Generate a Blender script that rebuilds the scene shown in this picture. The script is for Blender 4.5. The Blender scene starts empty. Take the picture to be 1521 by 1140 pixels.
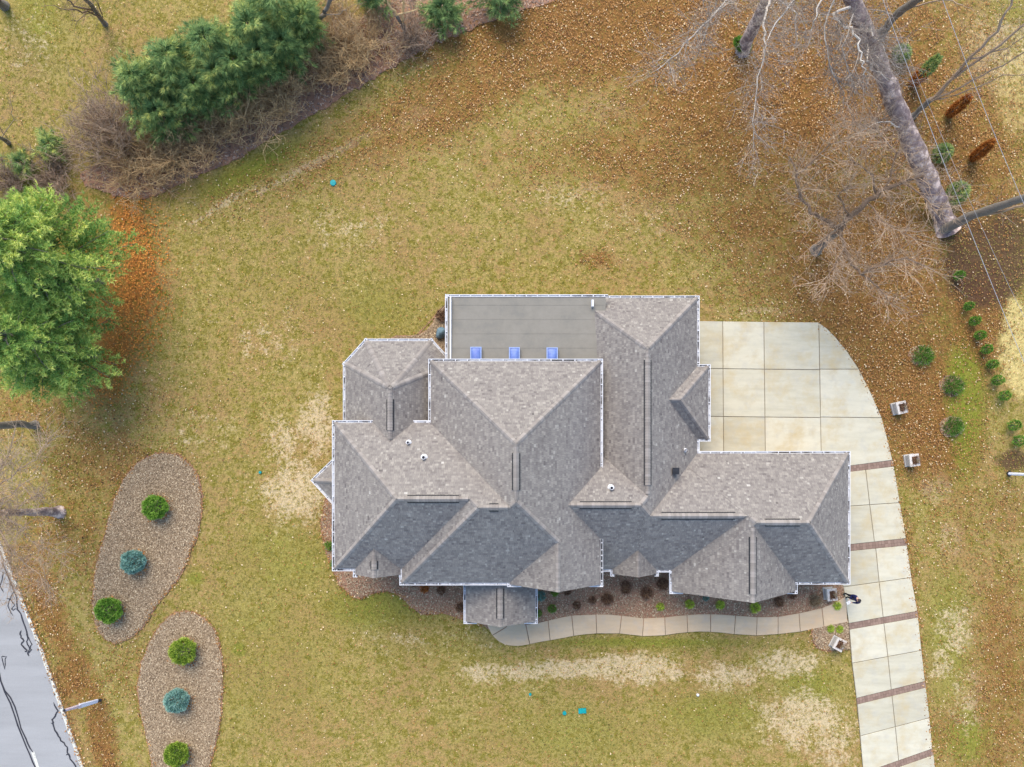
import bpy, bmesh, math, random
import numpy as np
from mathutils import Vector
random.seed(7)
rng = np.random.default_rng(11)
C = bpy.context.scene.collection
R = math.radians

# ------------------------------------------------------------------ camera, sky, sun, exposure
H = 42.0                      # drone height, metres
F = 1050.0                    # focal length in photograph pixels
CX, CY = 760.5, 692.0         # nadir point in the photograph
cam_d = bpy.data.cameras.new('drone_camera')
cam = bpy.data.objects.new('drone_camera', cam_d)
C.objects.link(cam)
cam.location = (0, 0, H)
cam_d.sensor_fit = 'HORIZONTAL'
cam_d.sensor_width = 36.0
cam_d.lens = 36.0 * F / 1521.0
cam_d.shift_y = (CY - 570.0) / 1521.0
cam_d.clip_end = 2000
bpy.context.scene.camera = cam

SUN_EL, SUN_AZ = R(49), R(-14)      # azimuth from +Y towards +X
w = bpy.data.worlds.new('World')
bpy.context.scene.world = w
w.use_nodes = True
nt = w.node_tree
bg = nt.nodes['Background']
sky = nt.nodes.new('ShaderNodeTexSky')
sky.sky_type = 'NISHITA'
sky.sun_disc = False
sky.sun_elevation = SUN_EL
sky.sun_rotation = SUN_AZ
sky.air_density = 1.0
sky.dust_density = 0.8
nt.links.new(sky.outputs[0], bg.inputs['Color'])
bg.inputs['Strength'].default_value = 0.13
sun_d = bpy.data.lights.new('sun', 'SUN')
sun_d.energy = 1.5
sun_d.angle = R(48)
sun_d.color = (1.0, 0.88, 0.70)
sun = bpy.data.objects.new('sun', sun_d)
C.objects.link(sun)
sd = Vector((math.sin(SUN_AZ) * math.cos(SUN_EL), math.cos(SUN_AZ) * math.cos(SUN_EL), math.sin(SUN_EL)))
sun.rotation_euler = sd.to_track_quat('Z', 'Y').to_euler()
sun.location = (0, 60, 60)
vs = bpy.context.scene.view_settings
vs.view_transform = 'Standard'
vs.look = 'None'
vs.gamma = 1
vs.use_curve_mapping = False
vs.exposure = 1.43

# ------------------------------------------------------------------ helpers
def P(px, py, z=0.0):
    s = F / (H - z)
    return Vector(((px - CX) / s, (CY - py) / s, z))

def PX(a, z=0.0):             # arrays of photo points -> world xy
    a = np.asarray(a, float)
    s = F / (H - z)
    return np.stack([(a[:, 0] - CX) / s, (CY - a[:, 1]) / s], 1)

def new_mat(name):
    m = bpy.data.materials.new(name)
    m.use_nodes = True
    return m, m.node_tree, m.node_tree.nodes['Principled BSDF']

def ramp(nt, stops, interp='LINEAR'):
    r = nt.nodes.new('ShaderNodeValToRGB')
    r.color_ramp.interpolation = interp
    e = r.color_ramp.elements
    e[0].position, e[0].color = stops[0][0], (*stops[0][1], 1)
    e[1].position, e[1].color = stops[-1][0], (*stops[-1][1], 1)
    for p, c in stops[1:-1]:
        x = e.new(p)
        x.color = (*c, 1)
    return r

def noise(nt, scale, detail=4, rough=0.6, vec=None):
    n = nt.nodes.new('ShaderNodeTexNoise')
    n.inputs['Scale'].default_value = scale
    n.inputs['Detail'].default_value = detail
    n.inputs['Roughness'].default_value = rough
    if vec is not None:
        nt.links.new(vec, n.inputs['Vector'])
    return n

def math_node(nt, op, a, b=None, clamp=False):
    n = nt.nodes.new('ShaderNodeMath')
    n.operation = op
    n.use_clamp = clamp
    for i, v in enumerate((a, b)):
        if v is None:
            continue
        if isinstance(v, (int, float)):
            n.inputs[i].default_value = v
        else:
            nt.links.new(v, n.inputs[i])
    return n.outputs[0]

def mix_col(nt, fac, a, b, mode='MIX'):
    n = nt.nodes.new('ShaderNodeMix')
    n.data_type = 'RGBA'
    n.blend_type = mode
    for sock, v in ((n.inputs[0], fac), (n.inputs[6], a), (n.inputs[7], b)):
        if isinstance(v, (int, float)):
            sock.default_value = v
        elif isinstance(v, tuple):
            sock.default_value = (*v, 1)
        else:
            nt.links.new(v, sock)
    return n.outputs[2]

def coords(nt):
    return nt.nodes.new('ShaderNodeNewGeometry').outputs['Position']

def tone_mat(name, stops, rough=0.85, amount=0.0, scale=6.0, spec=0.25, bump=0.0):
    """colour comes from the per-piece attribute 'tone' plus some noise"""
    m, nt, b = new_mat(name)
    at = nt.nodes.new('ShaderNodeAttribute')
    at.attribute_name = 'tone'
    v = at.outputs['Fac']
    n = noise(nt, scale, 5, 0.65, coords(nt))
    if amount:
        off = math_node(nt, 'MULTIPLY', math_node(nt, 'SUBTRACT', n.outputs['Fac'], 0.5), amount)
        v = math_node(nt, 'ADD', v, off, True)
    r = ramp(nt, stops)
    nt.links.new(v, r.inputs[0])
    nt.links.new(r.outputs[0], b.inputs['Base Color'])
    b.inputs['Roughness'].default_value = rough
    b.inputs['Specular IOR Level'].default_value = spec
    if bump:
        bp = nt.nodes.new('ShaderNodeBump')
        bp.inputs['Strength'].default_value = bump
        bp.inputs['Distance'].default_value = 0.02
        nt.links.new(n.outputs['Fac'], bp.inputs['Height'])
        nt.links.new(bp.outputs[0], b.inputs['Normal'])
    return m

def noise_mat(name, stops, scale=5.0, rough=0.85, detail=6, nrough=0.65, spec=0.25, bump=0.0, metallic=0.0):
    m, nt, b = new_mat(name)
    n = noise(nt, scale, detail, nrough, coords(nt))
    r = ramp(nt, stops)
    nt.links.new(n.outputs['Fac'], r.inputs[0])
    nt.links.new(r.outputs[0], b.inputs['Base Color'])
    b.inputs['Roughness'].default_value = rough
    b.inputs['Specular IOR Level'].default_value = spec
    b.inputs['Metallic'].default_value = metallic
    if bump:
        bp = nt.nodes.new('ShaderNodeBump')
        bp.inputs['Strength'].default_value = bump
        bp.inputs['Distance'].default_value = 0.03
        nt.links.new(n.outputs['Fac'], bp.inputs['Height'])
        nt.links.new(bp.outputs[0], b.inputs['Normal'])
    return m

class MB:
    """collects polygons, each with a tone, for one mesh"""
    def __init__(self):
        self.v, self.f, self.t, self.m = [], [], [], []
        self.chunks = []          # (verts Nx3, tris Mx3, tones M)
    def poly(self, pts, tone=0.5, mat=0):
        k = len(self.v)
        self.v.extend(tuple(p) for p in pts)
        self.f.append(tuple(range(k, k + len(pts))))
        self.t.append(tone)
        self.m.append(mat)
    def box(self, o, ax, ay, az, tone=0.5, mat=0):
        """box from corner o along three edge vectors"""
        o, ax, ay, az = Vector(o), Vector(ax), Vector(ay), Vector(az)
        c = [o, o + ax, o + ax + ay, o + ay]
        d = [p + az for p in c]
        k = len(self.v)
        self.v.extend(tuple(p) for p in c + d)
        for q in ((3, 2, 1, 0), (4, 5, 6, 7), (0, 1, 5, 4), (1, 2, 6, 5), (2, 3, 7, 6), (3, 0, 4, 7)):
            self.f.append(tuple(k + i for i in q))
            self.t.append(tone)
            self.m.append(mat)
    def tube(self, pts, radii, sides=6, tone=0.5, cap=True, mat=0):
        pts = [Vector(p) for p in pts]
        n = len(pts)
        k = len(self.v)
        for i, p in enumerate(pts):
            d = (pts[min(i + 1, n - 1)] - pts[max(i - 1, 0)])
            if d.length < 1e-6:
                d = Vector((0, 0, 1))
            d.normalize()
            a = d.cross(Vector((0, 0, 1)) if abs(d.z) < 0.9 else Vector((1, 0, 0))).normalized()
            b = d.cross(a)
            for j in range(sides):
                t = 2 * math.pi * j / sides
                self.v.append(tuple(p + (a * math.cos(t) + b * math.sin(t)) * radii[i]))
        for i in range(n - 1):
            for j in range(sides):
                j2 = (j + 1) % sides
                self.f.append((k + i * sides + j, k + i * sides + j2, k + (i + 1) * sides + j2, k + (i + 1) * sides + j))
                self.t.append(tone)
                self.m.append(mat)
        if cap:
            for i0 in (0, n - 1):
                self.f.append(tuple(k + i0 * sides + j for j in range(sides)))
                self.t.append(tone)
                self.m.append(mat)
    def lathe(self, c, prof, n=16, tone=0.5, mat=0):
        c = Vector(c)
        k = len(self.v)
        for r, z in prof:
            for j in range(n):
                t = 2 * math.pi * j / n
                self.v.append((c.x + r * math.cos(t), c.y + r * math.sin(t), c.z + z))
        for i in range(len(prof) - 1):
            for j in range(n):
                j2 = (j + 1) % n
                self.f.append((k + i * n + j, k + i * n + j2, k + (i + 1) * n + j2, k + (i + 1) * n + j))
                self.t.append(tone)
                self.m.append(mat)
        for i0 in (0, len(prof) - 1):
            self.f.append(tuple(k + i0 * n + j for j in range(n)))
            self.t.append(tone)
            self.m.append(mat)
    def chunk(self, verts, faces, tones):
        self.chunks.append((verts, faces, tones))
    def build(self, name, mats, parent=None, smooth=False):
        me = bpy.data.meshes.new(name)
        mats = mats if isinstance(mats, (list, tuple)) else [mats]
        if self.chunks:
            vv = [np.asarray(self.v, float).reshape(-1, 3)] + [c[0] for c in self.chunks]
            off = np.cumsum([0] + [len(a) for a in vv])
            loops, starts, tones = [], [], []
            pos = 0
            for f, t in zip(self.f, self.t):
                loops.extend(f)
                starts.append(pos)
                pos += len(f)
            L = [np.asarray(loops, np.int32)]
            S = [np.asarray(starts, np.int32)]
            T = [np.asarray(self.t, np.float32)]
            for i, (v, f, t) in enumerate(self.chunks):
                k = f.shape[1]
                L.append((f + off[i + 1]).astype(np.int32).ravel())
                S.append(pos + np.arange(len(f), dtype=np.int32) * k)
                pos += f.size
                T.append(np.asarray(t, np.float32))
            V = np.concatenate(vv)
            L = np.concatenate(L)
            S = np.concatenate(S)
            T = np.concatenate(T)
            me.vertices.add(len(V))
            me.vertices.foreach_set('co', V.astype(np.float32).ravel())
            me.loops.add(len(L))
            me.loops.foreach_set('vertex_index', L)
            me.polygons.add(len(S))
            me.polygons.foreach_set('loop_start', S)
            me.update(calc_edges=True)
            at = me.attributes.new('tone', 'FLOAT', 'FACE')
            at.data.foreach_set('value', T)
        else:
            me.from_pydata(self.v, [], self.f)
            at = me.attributes.new('tone', 'FLOAT', 'FACE')
            at.data.foreach_set('value', np.asarray(self.t, np.float32))
            if len(mats) > 1:
                me.polygons.foreach_set('material_index', np.asarray(self.m, np.int32))
        for m in mats:
            me.materials.append(m)
        if smooth:
            me.polygons.foreach_set('use_smooth', np.ones(len(me.polygons), bool))
        me.update()
        o = bpy.data.objects.new(name, me)
        C.objects.link(o)
        if parent is not None:
            o.parent = parent
            o.matrix_parent_inverse = parent_inv(parent)
        return o

def world_loc(o):
    l = Vector(o.location)
    while o.parent:
        o = o.parent
    return Vector(o.location)

def parent_inv(p):
    from mathutils import Matrix
    root = p
    while root.parent:
        root = root.parent
    # every part's mesh is written in world space; only the root has an offset
    if p is root:
        return Matrix.Translation(-Vector(root.location))
    return Matrix.Identity(4) if p.type != 'EMPTY' else Matrix.Translation(-Vector(root.location))

def tag(o, label, cat, group=None, kind=None):
    o['label'] = label
    o['category'] = cat
    if group:
        o['group'] = group
    if kind:
        o['kind'] = kind
    return o

def thing(name, loc, label, cat, group=None):
    o = bpy.data.objects.new(name, None)
    C.objects.link(o)
    o.location = loc
    o.empty_display_size = 0.2
    return tag(o, label, cat, group)

def struct(o):
    o['kind'] = 'structure'
    return o

def stuff(o):
    o['kind'] = 'stuff'
    return o

def copy_tree(o, parent=None):
    c = o.copy()
    C.objects.link(c)
    if parent is not None:
        c.parent = parent
    for ch in list(o.children):
        copy_tree(ch, c)
    return c

def clip_half(poly, a, b, c):
    """keep a*x+b*y+c >= 0"""
    out = []
    n = len(poly)
    for i in range(n):
        p, q = poly[i], poly[(i + 1) % n]
        dp, dq = a * p[0] + b * p[1] + c, a * q[0] + b * q[1] + c
        if dp >= 0:
            out.append(p)
        if (dp > 0 > dq) or (dp < 0 < dq):
            t = dp / (dp - dq)
            out.append((p[0] + (q[0] - p[0]) * t, p[1] + (q[1] - p[1]) * t))
    return out

def area(poly):
    return 0.5 * sum(poly[i][0] * poly[(i + 1) % len(poly)][1] - poly[(i + 1) % len(poly)][0] * poly[i][1] for i in range(len(poly)))

def ccw(poly):
    return list(poly) if area(poly) > 0 else list(poly)[::-1]

def inset_convex(poly, d):
    poly = ccw(poly)
    out = list(poly)
    n = len(poly)
    for i in range(n):
        p, q = poly[i], poly[(i + 1) % n]
        ex, ey = q[0] - p[0], q[1] - p[1]
        l = math.hypot(ex, ey)
        if l < 1e-6:
            continue
        a, b = -ey / l, ex / l
        out = clip_half(out, a, b, -(a * p[0] + b * p[1]) - d)
    return out

def in_poly(x, y, poly):
    r = False
    n = len(poly)
    for i in range(n):
        x0, y0 = poly[i]
        x1, y1 = poly[(i + 1) % n]
        if (y0 > y) != (y1 > y) and x < (x1 - x0) * (y - y0) / (y1 - y0) + x0:
            r = not r
    return r

def in_poly_np(pts, poly):
    r = np.zeros(len(pts), bool)
    x, y = pts[:, 0], pts[:, 1]
    n = len(poly)
    for i in range(n):
        x0, y0 = poly[i]
        x1, y1 = poly[(i + 1) % n]
        if y0 == y1:
            continue
        c = ((y0 > y) != (y1 > y)) & (x < (x1 - x0) * (y - y0) / (y1 - y0) + x0)
        r ^= c
    return r

def smooth_loop(pts, sub=4, jitter=0.0):
    """closed Catmull-Rom through photo points"""
    n = len(pts)
    out = []
    for i in range(n):
        p0, p1, p2, p3 = (np.array(pts[(i + k - 1) % n], float) for k in range(4))
        for j in range(sub):
            t = j / sub
            q = 0.5 * (2 * p1 + (p2 - p0) * t + (2 * p0 - 5 * p1 + 4 * p2 - p3) * t * t + (3 * p1 - p0 - 3 * p2 + p3) * t ** 3)
            if jitter:
                q = q + rng.normal(0, jitter, 2)
            out.append(tuple(q))
    return out

def prism(mb, poly, z0, z1, tone=0.5):
    poly = ccw(poly)
    mb.poly([(x, y, z1) for x, y in poly], tone)
    n = len(poly)
    for i in range(n):
        p, q = poly[i], poly[(i + 1) % n]
        mb.poly([(p[0], p[1], z0), (q[0], q[1], z0), (q[0], q[1], z1), (p[0], p[1], z1)], tone)

def tufts(pos, dirs, size, blades, width, spread, tone, tone_var=0.25, droop=0.0):
    """narrow needle triangles fanned about each direction"""
    n = len(pos)
    size = np.broadcast_to(np.asarray(size, float), (n,))
    p = np.repeat(pos, blades, 0)
    d = np.repeat(dirs, blades, 0) + rng.normal(0, spread, (n * blades, 3))
    d /= np.linalg.norm(d, axis=1, keepdims=True) + 1e-9
    s = np.repeat(size, blades) * rng.uniform(0.6, 1.1, n * blades)
    side = np.cross(d, rng.normal(0, 1, (n * blades, 3)))
    side /= np.linalg.norm(side, axis=1, keepdims=True) + 1e-9
    tip = p + d * s[:, None]
    tip[:, 2] -= droop * s
    wv = side * (np.repeat(size, blades) * width)[:, None]
    V = np.empty((n * blades, 3, 3))
    V[:, 0] = p - wv * 0.8
    V[:, 1] = p + wv * 0.8
    V[:, 2] = tip
    Fc = np.arange(n * blades * 3).reshape(-1, 3)
    t = np.clip(np.repeat(np.broadcast_to(tone, (n,)), blades) + rng.normal(0, tone_var * 0.5, n * blades), 0, 1)
    return V.reshape(-1, 3), Fc, t

# ------------------------------------------------------------------ materials
SHINGLE = [(0.0, (0.097, 0.084, 0.080)), (0.2, (0.160, 0.140, 0.130)), (0.45, (0.222, 0.198, 0.177)),
           (0.7, (0.29, 0.261, 0.228)), (0.88, (0.375, 0.348, 0.305)), (1.0, (0.50, 0.47, 0.425))]
M_shingle = tone_mat('asphalt_shingle', SHINGLE, 0.92, 0.5, 3.0, 0.15)
M_deck = noise_mat('roof_deck', [(0.3, (0.07, 0.065, 0.065)), (0.7, (0.11, 0.10, 0.10))], 8)
M_cap = tone_mat('ridge_cap_shingle', [(0, (0.195, 0.171, 0.152)), (0.6, (0.275, 0.244, 0.217)), (1, (0.342, 0.305, 0.275))], 0.9, 0.15, 12, 0.15)  # lighter than the slopes: light caught by rounded caps, put into the colour
M_ventdark = noise_mat('ridge_vent_black', [(0.3, (0.012, 0.012, 0.014)), (0.7, (0.03, 0.03, 0.032))], 20, 0.6)
M_white = noise_mat('white_aluminium', [(0.25, (0.598, 0.598, 0.616)), (0.6, (0.722, 0.722, 0.730))], 3.0, 0.45, spec=0.4)
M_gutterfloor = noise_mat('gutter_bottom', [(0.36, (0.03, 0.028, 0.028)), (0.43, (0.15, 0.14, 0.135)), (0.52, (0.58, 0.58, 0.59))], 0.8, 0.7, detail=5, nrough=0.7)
M_wall = noise_mat('pale_brick_wall', [(0.3, (0.24, 0.19, 0.16)), (0.7, (0.34, 0.28, 0.24))], 14)
M_soffit = noise_mat('white_soffit', [(0.3, (0.66, 0.66, 0.66)), (0.7, (0.72, 0.72, 0.72))], 6)
M_membrane = noise_mat('grey_roll_roofing', [(0.25, (0.173, 0.165, 0.143)), (0.5, (0.221, 0.203, 0.167)), (0.75, (0.252, 0.232, 0.195))], 0.9, 0.85, detail=9, nrough=0.75)

def concrete(name, stops, stain):
    m, nt, b = new_mat(name)
    pos = coords(nt)
    at = nt.nodes.new('ShaderNodeAttribute')
    at.attribute_name = 'tone'
    mp = nt.nodes.new('ShaderNodeMapping')
    mp.inputs['Scale'].default_value = (0.5, 2.6, 1)
    nt.links.new(pos, mp.inputs[0])
    n1 = noise(nt, 1.0, 7, 0.66, mp.outputs[0])
    n2 = noise(nt, 0.75, 6, 0.66, pos)
    n3 = noise(nt, 38, 3, 0.6, pos)
    v = math_node(nt, 'ADD', math_node(nt, 'MULTIPLY', n1.outputs['Fac'], 0.55), math_node(nt, 'MULTIPLY', at.outputs['Fac'], 0.3))
    v = math_node(nt, 'ADD', v, math_node(nt, 'MULTIPLY', n3.outputs['Fac'], 0.18))
    r = ramp(nt, stops)
    nt.links.new(v, r.inputs[0])
    f = math_node(nt, 'MULTIPLY', math_node(nt, 'SUBTRACT', n2.outputs['Fac'], 0.47), 3.2, True)
    c = mix_col(nt, f, r.outputs[0], stain)
    n4 = noise(nt, 1.7, 7, 0.7, pos)
    g = math_node(nt, 'MULTIPLY', math_node(nt, 'SUBTRACT', n4.outputs['Fac'], 0.5), 2.6, True)
    c = mix_col(nt, g, c, mix_col(nt, 0.55, r.outputs[0], (0.34, 0.34, 0.33)))
    nt.links.new(c, b.inputs['Base Color'])
    b.inputs['Roughness'].default_value = 0.9
    b.inputs['Specular IOR Level'].default_value = 0.2
    return m
M_drive = concrete('driveway_concrete', [(0.3, (0.410, 0.374, 0.275)), (0.5, (0.513, 0.473, 0.351)), (0.75, (0.609, 0.562, 0.428))], (0.457, 0.357, 0.190))
M_walk = concrete('walkway_concrete', [(0.3, (0.454, 0.345, 0.220)), (0.55, (0.566, 0.427, 0.275)), (0.8, (0.676, 0.516, 0.334))], (0.510, 0.360, 0.216))
M_joint = noise_mat('joint_dirt', [(0.3, (0.15, 0.12, 0.085)), (0.7, (0.27, 0.215, 0.15))], 5)
M_paver = tone_mat('mauve_brick_paver', [(0, (0.188, 0.121, 0.091)), (0.5, (0.248, 0.165, 0.124)), (1, (0.319, 0.218, 0.166))], 0.9, 0.3, 6)

def asphalt():
    m, nt, b = new_mat('worn_grey_asphalt')
    pos = coords(nt)
    mp = nt.nodes.new('ShaderNodeMapping')
    mp.inputs['Rotation'].default_value = (0, 0, R(-70))
    mp.inputs['Scale'].default_value = (0.10, 1.0, 1)
    nt.links.new(pos, mp.inputs[0])
    n1 = noise(nt, 0.8, 6, 0.6, mp.outputs[0])
    n2 = noise(nt, 24, 4, 0.7, pos)
    v = math_node(nt, 'ADD', math_node(nt, 'MULTIPLY', n1.outputs['Fac'], 0.7), math_node(nt, 'MULTIPLY', n2.outputs['Fac'], 0.3))
    r = ramp(nt, [(0.3, (0.245, 0.24, 0.232)), (0.5, (0.305, 0.30, 0.29)), (0.7, (0.365, 0.358, 0.348))])
    nt.links.new(v, r.inputs[0])
    nt.links.new(r.outputs[0], b.inputs['Base Color'])
    b.inputs['Roughness'].default_value = 0.85
    return m
M_asphalt = asphalt()
M_tar = noise_mat('crack_sealant', [(0.3, (0.018, 0.018, 0.022)), (0.7, (0.05, 0.05, 0.06))], 6, 0.6)
M_paint = noise_mat('worn_white_paint', [(0.36, (0.367, 0.360, 0.302)), (0.45, (0.571, 0.560, 0.475)), (0.7, (0.669, 0.656, 0.562))], 7, 0.7, detail=8, nrough=0.75)
M_mulch = tone_mat('mulch_ground', [(0, (0.184, 0.128, 0.075)), (0.5, (0.283, 0.201, 0.121)), (1, (0.394, 0.292, 0.177))], 0.95, 1.1, 9, bump=0.5)
M_chips = tone_mat('mulch_chips', [(0, (0.105, 0.067, 0.040)), (0.35, (0.250, 0.176, 0.104)), (0.7, (0.433, 0.316, 0.197)), (1, (0.657, 0.523, 0.339))], 0.95)
M_dchips = tone_mat('dark_mulch_chips', [(0, (0.115, 0.075, 0.053)), (0.5, (0.276, 0.180, 0.134)), (1, (0.574, 0.404, 0.285))], 0.95)
M_dmulch = tone_mat('dark_bark_mulch', [(0, (0.193, 0.097, 0.060)), (0.5, (0.323, 0.174, 0.106)), (1, (0.516, 0.296, 0.178))], 0.95, 1.0, 7, bump=0.5)
M_leaf = tone_mat('dead_leaf', [(0, (0.06, 0.027, 0.011)), (0.3, (0.18, 0.078, 0.022)), (0.6, (0.36, 0.165, 0.043)), (0.85, (0.50, 0.28, 0.10)), (1, (0.76, 0.58, 0.35))], 0.8, spec=0.3)
M_grass = tone_mat('winter_grass_blade', [(0, (0.100, 0.120, 0.014)), (0.35, (0.225, 0.198, 0.032)), (0.65, (0.357, 0.264, 0.069)), (1, (0.582, 0.432, 0.154))], 0.85)
M_bark = tone_mat('grey_bark', [(0, (0.091, 0.078, 0.064)), (0.5, (0.183, 0.161, 0.135)), (1, (0.293, 0.259, 0.217))], 0.95, 0.7, 5, bump=0.6)
M_barkpale = tone_mat('pale_sycamore_bark', [(0, (0.174, 0.126, 0.118)), (0.4, (0.245, 0.180, 0.172)), (0.75, (0.366, 0.283, 0.250)), (1, (0.632, 0.490, 0.416))],  0.9, 4.5, 2.6, bump=1.0)
M_limb = tone_mat('sycamore_limb', [(0, (0.143, 0.113, 0.093)), (0.6, (0.258, 0.207, 0.169)), (0.8, (0.440, 0.380, 0.315)), (1, (0.852, 0.747, 0.619))], 0.9)
M_twig = tone_mat('bare_twig', [(0, (0.161, 0.107, 0.070)), (0.5, (0.319, 0.223, 0.149)), (1, (0.573, 0.427, 0.298))], 0.95)
M_twigbrown = tone_mat('brown_bare_twig', [(0, (0.205, 0.128, 0.066)), (0.5, (0.445, 0.298, 0.153)), (1, (0.765, 0.564, 0.292))], 0.95)
M_pine = tone_mat('pine_needles', [(0, (0.117, 0.241, 0.058)), (0.45, (0.270, 0.448, 0.103)), (0.8, (0.590, 0.672, 0.155)), (1, (0.900, 0.895, 0.260))], 0.7)
M_cedar = tone_mat('cedar_foliage', [(0, (0.086, 0.154, 0.051)), (0.5, (0.238, 0.364, 0.117)), (0.85, (0.598, 0.606, 0.167)), (1, (0.855, 0.831, 0.219))], 0.75)
M_green = tone_mat('dark_green_needles', [(0, (0.044, 0.124, 0.014)), (0.5, (0.136, 0.301, 0.030)), (1, (0.331, 0.521, 0.075))], 0.75)
M_lime = tone_mat('yellow_green_needles', [(0, (0.152, 0.257, 0.023)), (0.5, (0.414, 0.572, 0.055)), (1, (0.867, 0.900, 0.136))], 0.75)
M_globe = tone_mat('light_green_needles', [(0, (0.067, 0.152, 0.015)), (0.5, (0.228, 0.345, 0.032)), (1, (0.509, 0.588, 0.092))], 0.75)
M_blue = tone_mat('blue_spruce_needles', [(0, (0.053, 0.147, 0.126)), (0.5, (0.147, 0.315, 0.263)), (1, (0.378, 0.587, 0.483))], 0.75)
M_rust = tone_mat('rusty_foliage', [(0, (0.138, 0.039, 0.009)), (0.5, (0.412, 0.138, 0.022)), (1, (0.706, 0.292, 0.058))], 0.8)
M_brown = tone_mat('dry_brown_foliage', [(0, (0.082, 0.042, 0.026)), (0.5, (0.208, 0.112, 0.066)), (1, (0.417, 0.258, 0.147))], 0.85)
M_straw = tone_mat('pale_dry_grass', [(0, (0.18, 0.12, 0.07)), (0.5, (0.33, 0.25, 0.15)), (1, (0.48, 0.40, 0.27))], 0.85)
M_stone = tone_mat('pale_limestone', [(0, (0.354, 0.340, 0.332)), (0.5, (0.520, 0.490, 0.446)), (1, (0.645, 0.590, 0.522))], 0.85, 0.5, 8, bump=0.3)
M_teal = noise_mat('teal_plastic', [(0.3, (0.0, 0.24, 0.24)), (0.7, (0.01, 0.34, 0.33))], 5, 0.5)

# ------------------------------------------------------------------ ground
def blobs(px, py, items):
    r = np.zeros_like(px)
    for it in items:
        if len(it) == 5:
            cx, cy, rx, ry, a = it
            ang = 0
        else:
            cx, cy, rx, ry, a, ang = it
        c, s = math.cos(R(ang)), math.sin(R(ang))
        dx, dy = px - cx, py - cy
        u, v = (dx * c + dy * s) / rx, (-dx * s + dy * c) / ry
        r = np.maximum(r, a * np.exp(-(u * u + v * v) ** 1.5))
    return r
LEAF = [(930, 30, 420, 130, 1.0), (1180, 120, 330, 210, 1.0), (1290, 400, 170, 190, 1.0), (1330, 560, 120, 150, 0.95), (1385, 640, 90, 110, 0.95),
        (1430, 760, 70, 120, 0.5), (1450, 470, 60, 120, 0.9), (700, 130, 260, 70, 0.8, -28), (560, 190, 240, 45, 0.6, -30), (400, 260, 150, 25, 0.45, -30),
        (1010, 250, 260, 70, 0.75, 10), (900, 240, 200, 60, 0.55), (1140, 320, 170, 110, 0.7), (885, 385, 35, 18, 0.7), (1490, 1000, 60, 230, 0.7),
        (1345, 830, 25, 120, 0.55), (70, 900, 30, 130, 0.85, -22), (150, 1090, 25, 110, 0.9, -12), (110, 1010, 35, 60, 0.9), (150, 690, 110, 90, 0.62),
        (90, 800, 90, 90, 0.6), (500, 240, 160, 40, 0.5, -25), (40, 610, 80, 60, 0.5), (1430, 240, 120, 190, 0.85), (1500, 760, 60, 90, 0.5),
        (1150, 430, 120, 50, 0.55), (1400, 1090, 60, 50, 0.5), (180, 610, 120, 50, 0.4), (190, 1000, 60, 60, 0.45)]
DRY = [(440, 730, 60, 55, 1.0), (470, 630, 35, 60, 0.9), (420, 650, 30, 40, 0.8), (500, 690, 25, 80, 0.6), (860, 993, 170, 18, 1.0, -4), (950, 995, 80, 26, 1.0), (1080, 1005, 55, 26, 0.85),
       (1170, 985, 60, 25, 0.9), (1190, 1070, 75, 50, 0.95), (1240, 1100, 40, 60, 0.8), (1420, 935, 40, 50, 0.75), (1440, 1040, 40, 60, 0.6), (1400, 980, 25, 40, 0.7),
       (620, 170, 60, 22, 0.8, -35), (480, 235, 140, 9, 0.85, -28), (330, 305, 70, 8, 0.9, -30), (690, 950, 60, 25, 0.45), (590, 950, 90, 30, 0.4), (720, 1000, 40, 18, 0.9),
       (1390, 720, 30, 30, 0.8), (1410, 800, 25, 40, 0.6), (520, 340, 80, 40, 0.45), (400, 500, 60, 50, 0.45), (300, 640, 60, 40, 0.4), (850, 290, 100, 30, 0.5),
       (910, 160, 50, 25, 0.6), (1130, 170, 60, 60, 0.45), (640, 90, 60, 12, 0.5, -30), (40, 60, 50, 60, 0.5), (1480, 80, 70, 80, 0.75), (1160, 462, 100, 10, 0.6), (970, 320, 120, 40, 0.35)]
GREEN = [(420, 830, 120, 80, 0.6), (400, 980, 130, 150, 0.55), (560, 900, 120, 50, 0.8), (1200, 1020, 60, 50, 0.8), (850, 1090, 200, 60, 0.55), (960, 955, 200, 10, 0.9), (640, 960, 120, 30, 0.5),
         (560, 460, 100, 50, 0.6), (430, 430, 120, 60, 0.4), (1430, 600, 40, 130, 1.3), (1400, 480, 25, 40, 0.8), (1410, 870, 40, 40, 0.6), (1440, 1090, 50, 60, 0.9), (1410, 950, 45, 130, 0.75), (1380, 950, 20, 60, 0.6),
         (60, 20, 50, 90, 0.7), (200, 130, 90, 70, 0.35), (290, 860, 20, 15, 0.9), (355, 965, 15, 15, 1.0), (420, 910, 60, 60, 0.5), (1500, 30, 60, 60, 0.6), (120, 700, 40, 40, 0.35),
         (370, 255, 120, 25, 0.9, -28), (70, 760, 60, 20, 0.8), (200, 300, 60, 15, 0.5), (1220, 920, 30, 10, 0.6), (1060, 1060, 120, 50, 0.7), (750, 490, 100, 90, 0.2), (500, 780, 40, 80, 0.5)]
NEEDLE = [(200, 400, 30, 110, 0.95), (165, 560, 30, 50, 0.8), (150, 570, 45, 60, 0.55), (230, 470, 40, 90, 0.45), (185, 330, 35, 60, 1.0), (200, 430, 38, 70, 1.0), (165, 520, 38, 60, 1.0), (120, 440, 100, 150, 1.0), (185, 480, 70, 90, 0.6), (250, 290, 30, 14, 0.4)]
STRAW = [(1525, 520, 45, 75, 1.2), (1505, 470, 20, 40, 0.8), (1510, 130, 50, 120, 0.55), (1450, 60, 50, 70, 0.4)]
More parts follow.
